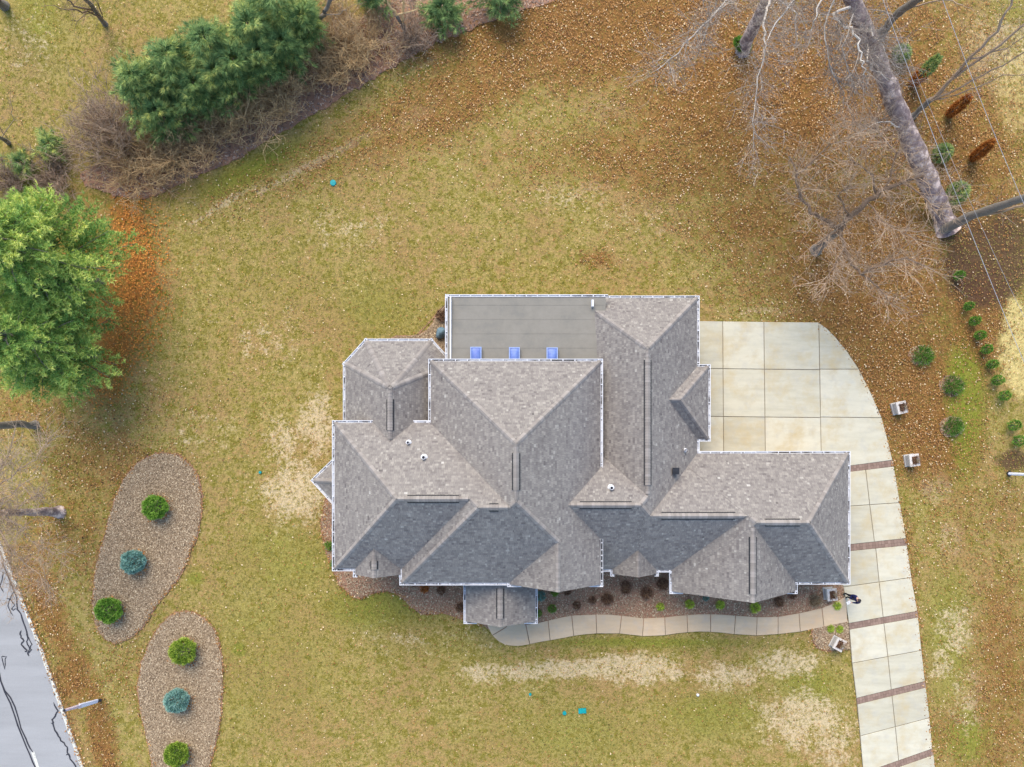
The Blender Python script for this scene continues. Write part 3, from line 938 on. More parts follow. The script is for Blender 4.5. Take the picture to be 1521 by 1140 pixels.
def build_roof(b):
    walls = MB()
    if b.regions:
        deck = MB()
        for i, reg in b.regions.items():
            deck.poly([(x, y, bh(b, x, y)) for x, y in reg])
    else:
        deck = MB()
        deck.poly([(x, y, bh(b, x, y)) for x, y in b.fp])
        prismn = b.fp
        for i in range(len(prismn)):
            p, q = prismn[i], prismn[(i + 1) % len(prismn)]
            deck.poly([(*p, bh(b, *p) - 0.2), (*q, bh(b, *q) - 0.2), (*q, bh(b, *q)), (*p, bh(b, *p))])
    roof = deck.build('flat_roof' if b.name == 'flat' else 'roof', M_membrane if b.name == 'flat' else M_deck, house)
    # shingles
    if b.regions:
        sh, caps, vent, vcap = MB(), MB(), MB(), MB()
        for i, reg in b.regions.items():
            a, bb, c, s = b.planes[i]
            ex, ey = bb, -a                       # along the eave
            ds = [a * x + bb * y + c for x, y in reg]
            us = [ex * x + ey * y for x, y in reg]
            dh = EXPO / math.sqrt(1 + s * s)
            k0, k1 = int(math.floor(min(ds) / dh)), int(math.ceil(max(ds) / dh))
            for k in range(k0, k1):
                d0, d1 = k * dh, (k + 1) * dh
                row = clip_half(clip_half(reg, a, bb, c - d0), -a, -bb, -c + d1)
                if len(row) < 3:
                    continue
                ru = [ex * x + ey * y for x, y in row]
                u = min(ru) - random.uniform(0, 0.3)
                while u < max(ru):
                    wd = random.choice((0.09, 0.11, 0.14, 0.17, 0.20))
                    tab = clip_half(clip_half(row, ex, ey, -u), -ex, -ey, u + wd - 0.006)
                    u += wd
                    if len(tab) < 3 or abs(area(tab)) < 1e-5:
                        continue
                    mx, my = sum(x for x, y in tab) / len(tab), sum(y for x, y in tab) / len(tab)
                    if hidden(b, mx, my, bh(b, mx, my), 0.12):
                        continue
                    th = random.choice((0.012, 0.018, 0.024))
                    tone = min(1, max(0, random.gauss(0.49, 0.11) + (0.12 if random.random() < 0.05 else 0)))
                    top = []
                    for x, y in tab:
                        d = a * x + bb * y + c
                        f = 1 - (d - d0) / dh
                        top.append((x, y, b.ze + s * d + 0.004 + th * f))
                    sh.poly(top, tone)
                    m = len(tab)
                    for e in range(m):
                        x0, y0 = tab[e]
                        x1, y1 = tab[(e + 1) % m]
                        if abs(a * x0 + bb * y0 + c - d0) < 1e-5 and abs(a * x1 + bb * y1 + c - d0) < 1e-5:
                            t0, t1 = top[e], top[(e + 1) % m]
                            sh.poly([(x0, y0, t0[2] - th - 0.003), (x1, y1, t1[2] - th - 0.003), t1, t0], tone * 0.7)
        stuff(sh.build('shingles', M_shingle, roof))
        # hips and ridges
        keys = list(b.regions)
        for ii in range(len(keys)):
            for jj in range(ii + 1, len(keys)):
                i, j = keys[ii], keys[jj]
                ai, bi, ci, si = b.planes[i]
                aj, bj, cj, sj = b.planes[j]
                pts = [q for q in b.regions[i] if abs((ai * q[0] + bi * q[1] + ci) * si - (aj * q[0] + bj * q[1] + cj) * sj) < 1e-5]
                if len(pts) < 2:
                    continue
                p, q = max(((u, v) for u in pts for v in pts), key=lambda t: (t[0][0] - t[1][0]) ** 2 + (t[0][1] - t[1][1]) ** 2)
                p, q = Vector((*p, bh(b, *p))), Vector((*q, bh(b, *q)))
                if (q - p).length < 0.2:
                    continue
                if p.z > q.z:
                    p, q = q, p
                if b.name == 'bay' and {i, j} == BAY_SOFT:
                    continue
                level = abs(p.z - q.z) < 0.02
                d = q - p
                L = d.length
                d.normalize()
                sides = []
                for (a, bb, c, s) in (b.planes[i], b.planes[j]):
                    nrm = Vector((-a * s, -bb * s, 1)).normalized()
                    t = nrm.cross(d)
                    if (t.x * a + t.y * bb) > 0:
                        t = -t
                    sides.append((t.normalized(), nrm))
                step = 0.145
                n = int(L / step)
                up = (sides[0][1] + sides[1][1]).normalized()
                # a raised vent runs along level ridges, short of their visible ends
                vis = [not hidden(b, *(p + d * ((k + 0.5) * step)).xy, (p + d * ((k + 0.5) * step)).z, 0.0 if b.name == 'gable' else -0.13) for k in range(n)]
                idx = [k for k in range(n) if vis[k]]
                if not idx:
                    continue
                k_lo, k_hi = min(idx), max(idx)
                for k in idx:
                    c0, c1 = p + d * (k * step), p + d * ((k + 1) * step + 0.02)
                    v_on = level and (k_hi - k_lo) > 6 and k_lo + 2 < k < k_hi - 2 and b.name not in ('gable', 'linkgable')
                    hw = 0.15
                    lift = 0.075 if v_on else 0.035
                    tone = random.uniform(0.2, 0.85)
                    tgt = vcap if v_on else caps
                    r0, r1 = c0 + up * (lift + 0.018), c1 + up * lift
                    for t, nrm in sides:
                        e0, e1 = c0 + t * hw + nrm * (lift - 0.012), c1 + t * hw + nrm * (lift - 0.03)
                        m0, m1 = c0 + t * hw * 0.5 + nrm * (lift + 0.012), c1 + t * hw * 0.5 + nrm * (lift - 0.006)
                        tgt.poly([r0, m0, m1, r1], tone)
                        tgt.poly([m0, e0, e1, m1], tone)
                        b0 = c0 + t * hw + nrm * 0.0
                        tgt.poly([e0, b0, c1 + t * hw, e1], tone * 0.5)
                        tgt.poly([r0, c0 + t * 0.001, b0, e0, m0], tone * 0.35)
                    if v_on:
                        for t, nrm in sides:
                            o0 = c0 + t * 0.15 - nrm * 0.01
                            vent.box(o0, d * (step + 0.0), t * 0.075, nrm * 0.06)
        if caps.f:
            stuff(caps.build('ridge_cap', M_cap, roof))
        if vcap.f:
            vp = stuff(vcap.build('ridge_vent', M_cap, roof))
            k = len(vp.data.vertices)
            stuff(vent.build('vent_slot', M_ventdark, roof))
    # gutters
    gw, gf = MB(), MB()
    n = len(b.fp)
    for i in range(n):
        pit = b.planes[i][3] if i < len(b.planes) else None
        p, q = Vector((*b.fp[i], 0)), Vector((*b.fp[(i + 1) % n], 0))
        d = (q - p)
        L = d.length
        d.normalize()
        nrm = Vector((d.y, -d.x, 0))
        if b.name == 'flat':
            z_at = lambda v: bh(b, v.x, v.y)
            if nrm.y < -0.5 or nrm.x > 0.5:
                continue
            gutter_run(roof, p, q, nrm, bh(b, p.x, p.y) * 0.5 + bh(b, q.x, q.y) * 0.5 + 0.05, True, True)
            if nrm.x < -0.5:
                gw.box(p - nrm * 0.20 + Vector((0, 0, FZ0 + 0.012)), d * L, nrm * 0.07, Vector((0, 0, 0.26)))
            continue
        if (b.name == 'main' and nrm.y < -0.5) or (b.name == 'garage' and nrm.x < -0.5):
            continue
        k = max(1, int(L / 0.15))
        if pit is None:
            # short white eave return at each end of a gable
            if b.name in ('bay', 'oriel', 'bump') or nrm.y > 0.5:
                continue
            rl = min(0.62 if b.name != 'westgable' else 0.12, L * 0.2)
            if b.name in ('linkgable', 'westgable'):
                rl = 0.10
            for s0, s1 in ((0, rl), (L - rl, L)):
                m = p + d * ((s0 + s1) / 2)
                if not hidden(b, m.x + nrm.x * 0.06, m.y + nrm.y * 0.06, b.ze):
                    gutter_run(roof, p + d * s0, p + d * s1, nrm, b.ze, s0 == 0, s1 == L)
            continue
        vis = []
        for j in range(k):
            m = p + d * ((j + 0.5) * L / k) + nrm * 0.07
            vis.append(not hidden(b, m.x, m.y, b.ze - 0.02, 0.03))
        j = 0
        while j < k:
            if vis[j]:
                e = j
                while e < k and vis[e]:
                    e += 1
                gutter_run(roof, p + d * (j * L / k), p + d * (e * L / k), nrm, b.ze + 0.0, j == 0, e == k)
                j = e
            else:
                j += 1
    if gw.f:
        gw.build('roof_edge', M_white, roof)
    # gable triangles, soffit and walls
    ins = inset_convex(b.fp, 0.42)
    sm = MB()
    sm.poly([(x, y, b.ze - 0.06) for x, y in b.fp][::-1])
    for i in range(n):
        if i < len(b.planes) and b.planes[i][3] is None and b.name != 'flat':
            p, q = b.fp[i], b.fp[(i + 1) % n]
            pts = [(*p, b.ze - 0.06), (*q, b.ze - 0.06)]
            for t in np.linspace(1, 0, 21):
                x, y = p[0] + (q[0] - p[0]) * t, p[1] + (q[1] - p[1]) * t
                pts.append((x, y, bh(b, x, y) - 0.004))
            sm.poly(pts)
    sm.build('soffit', M_soffit, house)
    if b.wall:
        wm = MB()
        prism(wm, ins, -0.1, b.ze - 0.07)
        wm.build('wall', M_wall, house)
    else:
        lo = [q for q in ins if q[1] < min(y for x, y in ins) + 0.3]
        for q in lo:
            pm = MB()
            pm.box((q[0] - 0.12, q[1] + 0.0, 0), (0.24, 0, 0), (0, 0.24, 0), (0, 0, b.ze - 0.06))
            pm.build('porch_post', M_white, house)
for b in blocks:
    build_roof(b)

# lapped seams of the roll roofing
lap = MB()
for k in range(5):
    yy = fb.fp[0][1]
    y_ = min(q[1] for q in fb.fp) + 0.75 + 0.78 * k
    zz = bh(fb, 0, y_)
    lap.box((fr[0][0] + 0.25, y_, zz), (8.2, 0, 0), (0, 0.05, 0), (0, 0, 0.006))
stuff(lap.build('lap_seam', M_membrane, house))
# skylights
M_skyframe = noise_mat('skylight_frame_blue', [(0.3, (0.25, 0.33, 0.55)), (0.7, (0.31, 0.39, 0.60))], 5, 0.4)
M_skypane = noise_mat('skylight_acrylic_blue', [(0.35, (0.09, 0.14, 0.40)), (0.55, (0.13, 0.20, 0.47)), (0.7, (0.18, 0.26, 0.52))], 2.2, 0.45, spec=0.4)
for (x, y, wd) in ((707, 516, 16.5), (764, 516.5, 16), (820, 517, 16.5)):
    zz = 4.05
    q = P(x, y, zz)
    w2, ln = wd * (H - zz) / F / 2, 1.25
    fm = MB()
    z0 = 3.78
    t = 0.05
    fm.box((q.x - w2, q.y - ln, z0), (2 * w2, 0, 0), (0, t, 0), (0, 0, 0.42))
    fm.box((q.x - w2, q.y - t, z0), (2 * w2, 0, 0), (0, t, 0), (0, 0, 0.39))
    fm.box((q.x - w2, q.y - ln + t, z0), (t, 0, 0), (0, ln - 2 * t, 0), (0, 0, 0.405))
    fm.box((q.x + w2 - t, q.y - ln + t, z0), (t, 0, 0), (0, ln - 2 * t, 0), (0, 0, 0.405))
    f = fm.build('skylight', M_skyframe, house)
    pm = MB()
    zc = z0 + 0.36
    xs_, ys_ = np.linspace(q.x - w2 + t, q.x + w2 - t, 7), np.linspace(q.y - ln + t, q.y - t, 9)
    def dome(i, j):
        return (xs_[i], ys_[j], zc + 0.09 * math.sin(math.pi * i / 6) ** 0.7 * math.sin(math.pi * j / 8) ** 0.7 + 0.005)
    for i in range(6):
        for j in range(8):
            pm.poly([dome(i, j), dome(i + 1, j), dome(i + 1, j + 1), dome(i, j + 1)])
    pm.build('pane', M_skypane, f, smooth=True)

# roof vents
M_black = noise_mat('black_metal', [(0.3, (0.012, 0.013, 0.016)), (0.7, (0.03, 0.032, 0.038))], 6, 0.5)
def top_at(px, py):
    z = 5.0
    for _ in range(40):
        q = P(px, py, z)
        hs = [bh(b, q.x, q.y) for b in blocks if in_poly(q.x, q.y, b.fp)]
        z = max(hs) if hs else 0
    return P(px, py, z)
for (x, y, r) in ((607, 658, 0.085), (630, 680, 0.10), (907.5, 725, 0.10), (1017, 669, 0.065)):
    q = top_at(x, y)
    vm = MB()
    vm.lathe((q.x, q.y, q.z), [(r * 1.9, -0.14), (r * 1.75, 0.03), (r * 1.15, 0.07), (r, 0.10), (r, 0.30), (r * 0.78, 0.30), (r * 0.74, 0.12)], 14)
    v = vm.build('vent_pipe', M_white, house)
    cm = MB()
    cm.lathe((q.x, q.y, q.z), [(r * 0.7, 0.13), (r * 0.7, 0.24)], 12)
    cm.build('pipe_bore', M_black, v)
q = top_at(1002, 700)
vm = MB()
vm.box((q.x - 0.15, q.y - 0.15, q.z - 0.15), (0.30, 0, 0), (0, 0.30, 0), (0, 0, 0.42))
vm.box((q.x - 0.18, q.y - 0.18, q.z + 0.275), (0.36, 0, 0), (0, 0.36, 0), (0, 0, 0.05))
vm.build('box_vent', M_black, house)
# downspout leader piece and small flat-roof corner piece
q = P(880, 446, 3.95)
dm = MB()
dm.box((q.x - 0.05, q.y - 0.36, 3.55), (0.11, 0, 0), (0, 0.36, 0), (0, 0, 0.5))
dm.build('gutter_end', M_white, house)

# ------------------------------------------------------------------ plants
def globe(name, px, py, diam_px, mat, label, cat, group, hz=None, n=900, blades=8, size=0.17, flat=0.85, tone0=0.45, stretch=None):
    r = diam_px / 2 * (H - 0.6) / F
    hz = hz or r * 1.7 * flat
    b = P(px, py, hz * 0.55)
    base = Vector((b.x, b.y, 0.03))
    t = thing(name, base, label, cat, group)
    u = rng.normal(0, 1, (n, 3))
    u /= np.linalg.norm(u, axis=1, keepdims=True)
    u = u[u[:, 2] > -0.75]
    lump = 1 + 0.09 * np.sin(u[:, 0] * 5 + px) * np.cos(u[:, 1] * 6 + py)
    rad = rng.uniform(0.72, 0.96, len(u)) * lump
    pos = np.stack([base.x + u[:, 0] * r * rad * 0.92, base.y + u[:, 1] * r * rad * 0.92, hz * 0.5 + u[:, 2] * hz * 0.5 * rad + 0.05], 1)
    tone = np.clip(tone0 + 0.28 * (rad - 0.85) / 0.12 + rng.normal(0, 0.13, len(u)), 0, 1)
    mb = MB()
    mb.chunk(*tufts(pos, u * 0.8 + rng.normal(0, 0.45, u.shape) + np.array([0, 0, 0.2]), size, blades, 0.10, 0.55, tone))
    inner = MB()
    mb.build('foliage', mat, t)
    inner.tube([(base.x, base.y, 0), (base.x, base.y, hz * 0.5)], [0.05, 0.03], 6, 0.3)
    for k in range(7):
        an = k * 0.9
        inner.tube([(base.x, base.y, hz * 0.15), (base.x + math.cos(an) * r * 0.7, base.y + math.sin(an) * r * 0.7, hz * 0.55)], [0.025, 0.01], 4, 0.3)
    inner.build('stem', M_bark, t)
    return t
G1 = 'globe shrubs in the two mulch islands'
for a in ((230, 754, 40, M_green, 'round green globe shrub at the top of the upper mulch island', 0.55),
          (197.5, 835, 38, M_blue, 'round blue green spruce in the middle of the upper mulch island', 0.5),
          (161, 907, 41, M_green, 'round dark green globe shrub at the bottom of the upper mulch island', 0.42),
          (271, 968, 42, M_globe, 'round yellow green globe shrub at the top of the lower mulch island', 0.45),
          (262, 1041, 38, M_blue, 'round blue green spruce in the middle of the lower mulch island', 0.55),
          (262, 1121, 38, M_globe, 'round yellow green globe shrub at the bottom of the lower mulch island', 0.3)):
    globe('globe_shrub', a[0], a[1], a[2], a[3], a[4], 'shrub', G1, n=2000, size=0.14, tone0=a[5])

def clump(name, px, py, diam_px, mat, label, cat, group, h=0.6, n=150, blades=7, width=0.05, tone0=0.5):
    """loose tuft: blades fanning up from the crown"""
    r = diam_px / 2 * H / F
    b = P(px, py, h * 0.5)
    base = Vector((b.x, b.y, 0.04))
    t = thing(name, base, label, cat, group)
    th = rng.uniform(0, 2 * math.pi, n)
    rr = np.sqrt(rng.uniform(0, 1, n)) * r * 0.75
    pos = np.stack([base.x + np.cos(th) * rr, base.y + np.sin(th) * rr, 0.05 + rng.uniform(0, 0.65, n) * h * (1 - 0.5 * rr / r)], 1)
    d = np.stack([np.cos(th) * rr / r * 1.1, np.sin(th) * rr / r * 1.1, np.full(n, 0.8)], 1)
    mb = MB()
    mb.chunk(*tufts(pos, d, max(0.12, r * 0.55), blades, width, 0.5, np.clip(rng.normal(tone0, 0.17, n), 0, 1)))
    mb.build('foliage', mat, t)
    sm = MB()
    for k in range(9):
        an = rng.uniform(0, 6.28)
        sm.tube([(base.x, base.y, 0.0), (base.x + math.cos(an) * r * 0.6, base.y + math.sin(an) * r * 0.6, h * 0.7)], [0.018, 0.006], 4, 0.4)
    sm.build('stem', M_twigbrown, t)
    return t
GB = 'plants in the front mulch bed'
for a in ((930, 874, 20, M_brown, 'brown dormant clump left of the two brown clumps below the small gable', 0.7),
          (961, 882, 20, M_brown, 'brown dormant clump right of its twin below the small gable', 0.7),
          (902, 891, 20, M_brown, 'widest brown dormant clump, left of centre in the front mulch bed', 0.5),
          (880, 892, 13, M_brown, 'small brown clump close left of the widest brown clump', 0.5),
          (857, 900, 14, M_brown, 'small brown clump nearest the walk, left part of the front bed', 0.5),
          (842, 879, 14, M_brown, 'small brown clump under the peak of the front gable', 0.4),
          (981, 902, 13, M_lime, 'yellow green clump beside the walk, leftmost of four', 0.45),
          (1024.5, 898, 15, M_lime, 'yellow green clump beside the walk, second of four from the left', 0.45),
          (1070, 899, 15, M_lime, 'yellow green clump beside the walk, third of four from the left', 0.45),
          (1122.5, 903, 18, M_lime, 'largest yellow green clump, below the peak of the wide right gable', 0.55),
          (1158, 895, 17, M_brown, 'brown dormant clump right of the largest yellow green clump', 0.5),
          (1178, 884, 14, M_brown, 'brown dormant clump tucked beside the right end of the wide gable', 0.5),
          (1212, 893, 20, M_straw, 'pale tan dry grass clump between the gable and the stone planter', 0.5),
          (985, 868, 20, M_brown, 'dark brown clump in the notch left of the wide gable', 0.5),
          (1049, 889, 10, M_blue, 'small dark teal plant under the left rake of the wide gable', 0.4),
          (803, 886, 17, M_blue, 'dark teal shrub against the right side of the porch roof', 0.5),
          (824, 881, 13, M_green, 'small green plant below the left corner of the front gable', 0.4),
          (820, 905, 14, M_green, 'small green plant in the open bed right of the porch roof', 0.45),
          (799, 912, 13, M_green, 'green plant half hidden by the lower right edge of the porch roof', 0.5),
          (630, 875, 14, M_rust, 'rust orange clump under the eave left of the porch', 0.5),
          (655, 878, 14, M_brown, 'brown clump under the eave, right of the rust orange clump', 0.5),
          (684, 903, 16, M_brown, 'reddish brown clump beside the left edge of the porch roof', 0.4),
          (489, 811, 16, M_green, 'round dark green shrub beside the west wall', 0.6),
          (495, 838, 12, M_green, 'smaller dark green shrub at the southwest corner of the house', 0.5),
          (657, 468, 22, M_brown, 'brown clump beside the flat roof behind the house', 0.5)):
    clump('bed_plant', a[0], a[1], a[2], a[3], a[4], 'plant', GB, h=a[5])
for a in ((1234, 934, 12, 'bright green ground plant in the small bed beside the walk, left of two'), (1247, 935, 12, 'bright green ground plant in the small bed beside the walk, right of two'),
          (1243, 900, 14, 'bright green trailing plant along the walk below the stone planter')):
    clump('bed_plant', a[0], a[1], a[2], M_lime, a[3], 'plant', GB, h=0.22)
GR = 'young conifers in the row at the right'
row = [(1425, 409, 15), (1439, 455, 14), (1448, 477, 16), (1456, 498, 16), (1466, 519, 17), (1474.5, 541, 16), (1482, 565, 19), (1492, 588, 19), (1507, 632, 20), (1514, 655, 20)]
ORD = ['first', 'second', 'third', 'fourth', 'fifth', 'sixth', 'seventh', 'eighth', 'ninth', 'tenth']
for (x, y, d), w_ in zip(row, ORD):
    globe('young_conifer', x, y, d * 0.85, M_green, 'small dark green conifer, %s from the top of the row at the right edge' % w_, 'shrub', GR, hz=0.85, n=260, blades=6, size=0.13, tone0=0.35)
GM = 'sparse shrubs in mulch rings right of the driveway'
for x, y, lb in ((1374, 527, 'sparse dark green shrub in a mulch ring, uppermost of three right of the driveway'), (1419, 572, 'sparse dark green shrub in a mulch ring, middle of three right of the driveway'),
                 (1419, 633, 'sparse dark green shrub in a mulch ring, lowest of three right of the driveway')):
    mb = MB()
    q = P(x - 6, y + 1)
    pl = [(q.x + math.cos(t) * 0.75 * random.uniform(0.9, 1.1), q.y + math.sin(t) * 0.62 * random.uniform(0.9, 1.1)) for t in np.linspace(0, 6.0, 20)]
    prism(mb, pl, -0.1, 0.02, 0.45)
    ring = struct(mb.build('mulch_bed', M_dmulch))
    chips(pl, 500, 0.02, M_chips, ring)
    clump('sparse_shrub', x, y, 34, M_green, lb, 'shrub', GM, h=0.8, n=190, blades=6, width=0.03, tone0=0.25)

# ---- columnar conifers
def column_conifer(base_px, top_px, top_z, r, mats, label, group, name='columnar_conifer'):
    b, tp = P(*base_px), P(*top_px, top_z)
    t = thing(name, b, label, 'tree', group)
    tm = MB()
    tm.tube([b, b.lerp(tp, 0.9)], [0.06, 0.02], 6, 0.3)
    tm.build('trunk', M_bark, t)
    for (f0, f1, mat) in mats:
        n = int(520 * (f1 - f0)) + 60
        f = rng.uniform(f0, f1, n)
        th = rng.uniform(0, 6.283, n)
        prof = r * np.clip(np.sin(np.pi * (0.12 + 0.84 * f)) ** 0.6, 0.15, 1)
        rr = prof * rng.uniform(0.55, 0.95, n)
        ax = np.outer(1 - f, np.array(b)) + np.outer(f, np.array(tp))
        pos = ax + np.stack([np.cos(th) * rr, np.sin(th) * rr, np.zeros(n)], 1)
        pos[:, 2] = np.maximum(pos[:, 2], 0.1)
        d = np.stack([np.cos(th), np.sin(th), np.full(n, 0.7)], 1)
        mb = MB()
        mb.chunk(*tufts(pos, d, 0.22, 8, 0.08, 0.4, np.clip(rng.normal(0.45, 0.2, n), 0, 1)))
        mb.build('crown', mat, t)
    return t
GO = 'columnar conifers beside the power lines'
column_conifer((1355, 125), (1394, 86), 2.8, 0.34, [(0, 0.5, M_rust), (0.5, 1, M_cedar)], 'columnar conifer with rusty lower half and green top', GO)
column_conifer((1408, 172), (1440, 144), 2.4, 0.25, [(0, 1, M_rust)], 'dark rusty brown dead columnar conifer, upper of the two fully brown ones', GO)
column_conifer((1443, 237), (1474, 211), 2.4, 0.26, [(0, 1, M_rust)], 'bright orange brown dead columnar conifer, lower of the two fully brown ones', GO)
column_conifer((1333, 84), (1345, 76), 0.9, 0.5, [(0, 1, M_cedar)], 'low dark green conifer left of the half rusty columnar conifer', GO)
column_conifer((1392, 234), (1408, 222), 1.1, 0.5, [(0, 1, M_cedar)], 'dark green conifer right of the leaning pale trunk', GO)
column_conifer((1412, 294), (1432, 280), 1.3, 0.62, [(0, 1, M_cedar)], 'larger dark green conifer behind bare twigs by the trunk base', GO)
column_conifer((1108, 72), (1096, 62), 0.7, 0.4, [(0, 1, M_green)], 'dark green ivy tuft at the foot of the tree at top', GO, 'ivy_tuft')

# ---- big conifers
def white_pine(base_px, top_z, radius, label, nb=150):
    b = P(*base_px)
    t = thing('pine_tree', b, label, 'tree', 'large green pines at the left edge')
    tm = MB()
    pts = [Vector((b.x + 0.15 * math.sin(z), b.y + 0.12 * math.cos(z * 1.3), z)) for z in np.linspace(0, top_z, 12)]
    tm.tube(pts, list(np.linspace(0.28, 0.04, 12)), 8, 0.3)
    tm.build('trunk', M_bark, t)
    br = MB()
    POS, DIR, TON = [], [], []
    for k in range(nb):
        f = random.uniform(0.22, 0.99) ** 0.8
        z = f * top_z
        an = random.uniform(0, 6.283)
        L = radius * (1.02 - f) ** 0.55 * random.uniform(0.7, 1.12)
        L = min(L, radius * 1.05)
        ca, sa = math.cos(an), math.sin(an)
        btone = random.gauss(0, 0.12)
        up = 0.12 + 0.5 * f
        path = []
        for s in np.linspace(0, 1, 6):
            path.append(Vector((b.x + ca * L * s, b.y + sa * L * s, z + L * (up * s - 0.25 * s * s) + 0.1 * math.sin(6 * s + k))))
        br.tube(path, list(np.linspace(0.055, 0.012, 6)), 4, random.uniform(0.3, 0.9), cap=False)
        m = max(5, int(L * 9))
        for j in range(m):
            s = 0.22 + 0.78 * (j + random.random()) / m
            c = path[0].lerp(path[-1], s)
            c.z = z + L * (up * s - 0.25 * s * s)
            sl = (0.25 + 0.5 * (1 - abs(s - 0.55))) * min(1.2, 0.35 * L)
            for sg in (-1, 1):
                a2 = an + sg * random.uniform(0.5, 1.1)
                for q in (0.35, 0.7, 1.0):
                    POS.append((c.x + math.cos(a2) * sl * q, c.y + math.sin(a2) * sl * q, c.z + random.uniform(-0.05, 0.2)))
                    DIR.append((math.cos(a2) * 0.8, math.sin(a2) * 0.8, 0.75))
                    TON.append(0.30 + 0.25 * s * q + 0.2 * f + btone + random.gauss(0, 0.1))  # tips and treetop lighter: light from above put into the tone
    br.build('branches', M_bark, t)
    mb = MB()
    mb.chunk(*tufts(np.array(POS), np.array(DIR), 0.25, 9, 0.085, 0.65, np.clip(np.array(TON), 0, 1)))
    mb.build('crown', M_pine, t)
    return t
white_pine((148, 424), 9.5, 4.8, 'taller bright green pine at the left edge, upper of two')
white_pine((140, 530), 8.3, 3.9, 'bright green pine at the left edge, lower of two', 120)

def cedar(base_px, top_px, top_z, radius, label, n=520, name='cedar_tree', mat=None, group='dark evergreens in the hedgerow', tone0=0.42):
    b, tp = P(*base_px), P(*top_px, top_z)
    t = thing(name, b, label, 'tree', group)
    tm = MB()
    tm.tube([b, b.lerp(tp, 0.5), b.lerp(tp, 0.95)], [0.14, 0.09, 0.02], 6, 0.3)
    tm.build('trunk', M_bark, t)
    ph = random.uniform(0, 6)
    nb = max(24, n // 12)
    bv, tv = np.array(b), np.array(tp)
    POS, DIR, TON = [], [], []
    for k in range(nb):
        f = 0.10 + 0.9 * ((k + random.random()) / nb) ** 0.8
        th = k * 2.4 + random.uniform(-0.5, 0.5)
        L = radius * max(0.12, 1.05 - f) ** 0.55 * (1 + 0.22 * math.sin(3 * th + ph)) * random.uniform(0.7, 1.3)
        rise = random.uniform(0.1, 0.6)
        c0 = bv * (1 - f) + tv * f
        d0 = np.array([math.cos(th), math.sin(th), rise])
        tn = random.gauss(tone0, 0.13)
        m = 16
        for j in range(m):
            sj = 0.3 + 0.7 * (j + random.random()) / m
            off = random.choice((-1, 1)) * random.uniform(0.0, 0.35) * (1.15 - sj) * L
            q = c0 + d0 * L * sj + np.array([-math.sin(th), math.cos(th), 0]) * off
            q[2] = max(0.15, q[2] + random.gauss(0, 0.05))
            POS.append(q)
            DIR.append(d0 + np.array([-math.sin(th), math.cos(th), 0]) * (0.9 if off > 0 else -0.9) * random.uniform(0.2, 1))
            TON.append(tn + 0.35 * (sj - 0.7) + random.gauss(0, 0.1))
    mb = MB()
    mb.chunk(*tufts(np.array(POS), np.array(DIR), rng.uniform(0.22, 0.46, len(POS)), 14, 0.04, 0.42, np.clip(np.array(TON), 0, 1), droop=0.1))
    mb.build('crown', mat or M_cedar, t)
    return t
for a in (((240, 165), (192, 110), 4.5, 1.7, 'dark evergreen nearest the grey bare shrub at the lower end of the hedgerow'),
          ((262, 190), (228, 162), 3.2, 1.5, 'low dark evergreen above the brown bare shrubs at the lower end of the hedgerow'),
          ((290, 138), (245, 78), 5.2, 1.7, 'dark evergreen on the lawn side, second up the hedgerow from its lower end'),
          ((312, 160), (285, 120), 4.0, 1.6, 'bluish evergreen in the middle of the lower half of the hedgerow'),
          ((335, 105), (300, 50), 5.5, 1.7, 'dark evergreen on the lawn side at the centre of the hedgerow'),
          ((365, 130), (345, 85), 4.6, 1.8, 'broad bluish evergreen on the shrub side at the centre of the hedgerow'),
          ((392, 85), (365, 30), 5.5, 1.7, 'dark evergreen on the lawn side in the upper half of the hedgerow'),
          ((430, 92), (415, 58), 4.2, 1.6, 'evergreen on the shrub side in the upper half of the hedgerow'),
          ((425, 45), (400, -10), 6.0, 1.9, 'dark evergreen cut by the top edge of the photo in the hedgerow'),
          ((270, 150), (222, 108), 4.0, 1.5, 'evergreen squeezed between its two neighbours near the lower end of the hedgerow'),
          ((345, 140), (315, 100), 4.4, 1.5, 'evergreen in the core of the hedgerow at its middle'),
          ((402, 110), (382, 72), 4.4, 1.5, 'evergreen in the core of the hedgerow, upper half'),
          ((455, 55), (448, 20), 4.0, 1.4, 'small dark evergreen at the upper right end of the hedgerow')):
    cedar(a[0], a[1], a[2], a[3] * 1.12, a[4], n=1300)
for a in (((660, 35), (655, 10), 1.6, 1.5, 'low bright green evergreen right of the paired bare trunks at the top'), ((560, 8), (550, -20), 2.5, 1.3, 'dark evergreen at the top edge left of the paired bare trunks'),
          ((745, 12), (742, -12), 1.6, 1.6, 'low dark evergreen at the top edge, farthest right of the hedgerow')):
    cedar(*a, n=700, tone0=0.3)
cedar((80, 228), (72, 212), 1.2, 1.1, 'low sparse green bush left of the grey bare shrub', n=150, name='bush', tone0=0.55)
cedar((38, 250), (30, 240), 0.9, 1.0, 'low sparse green bush above the large pine', n=110, name='bush', tone0=0.6)

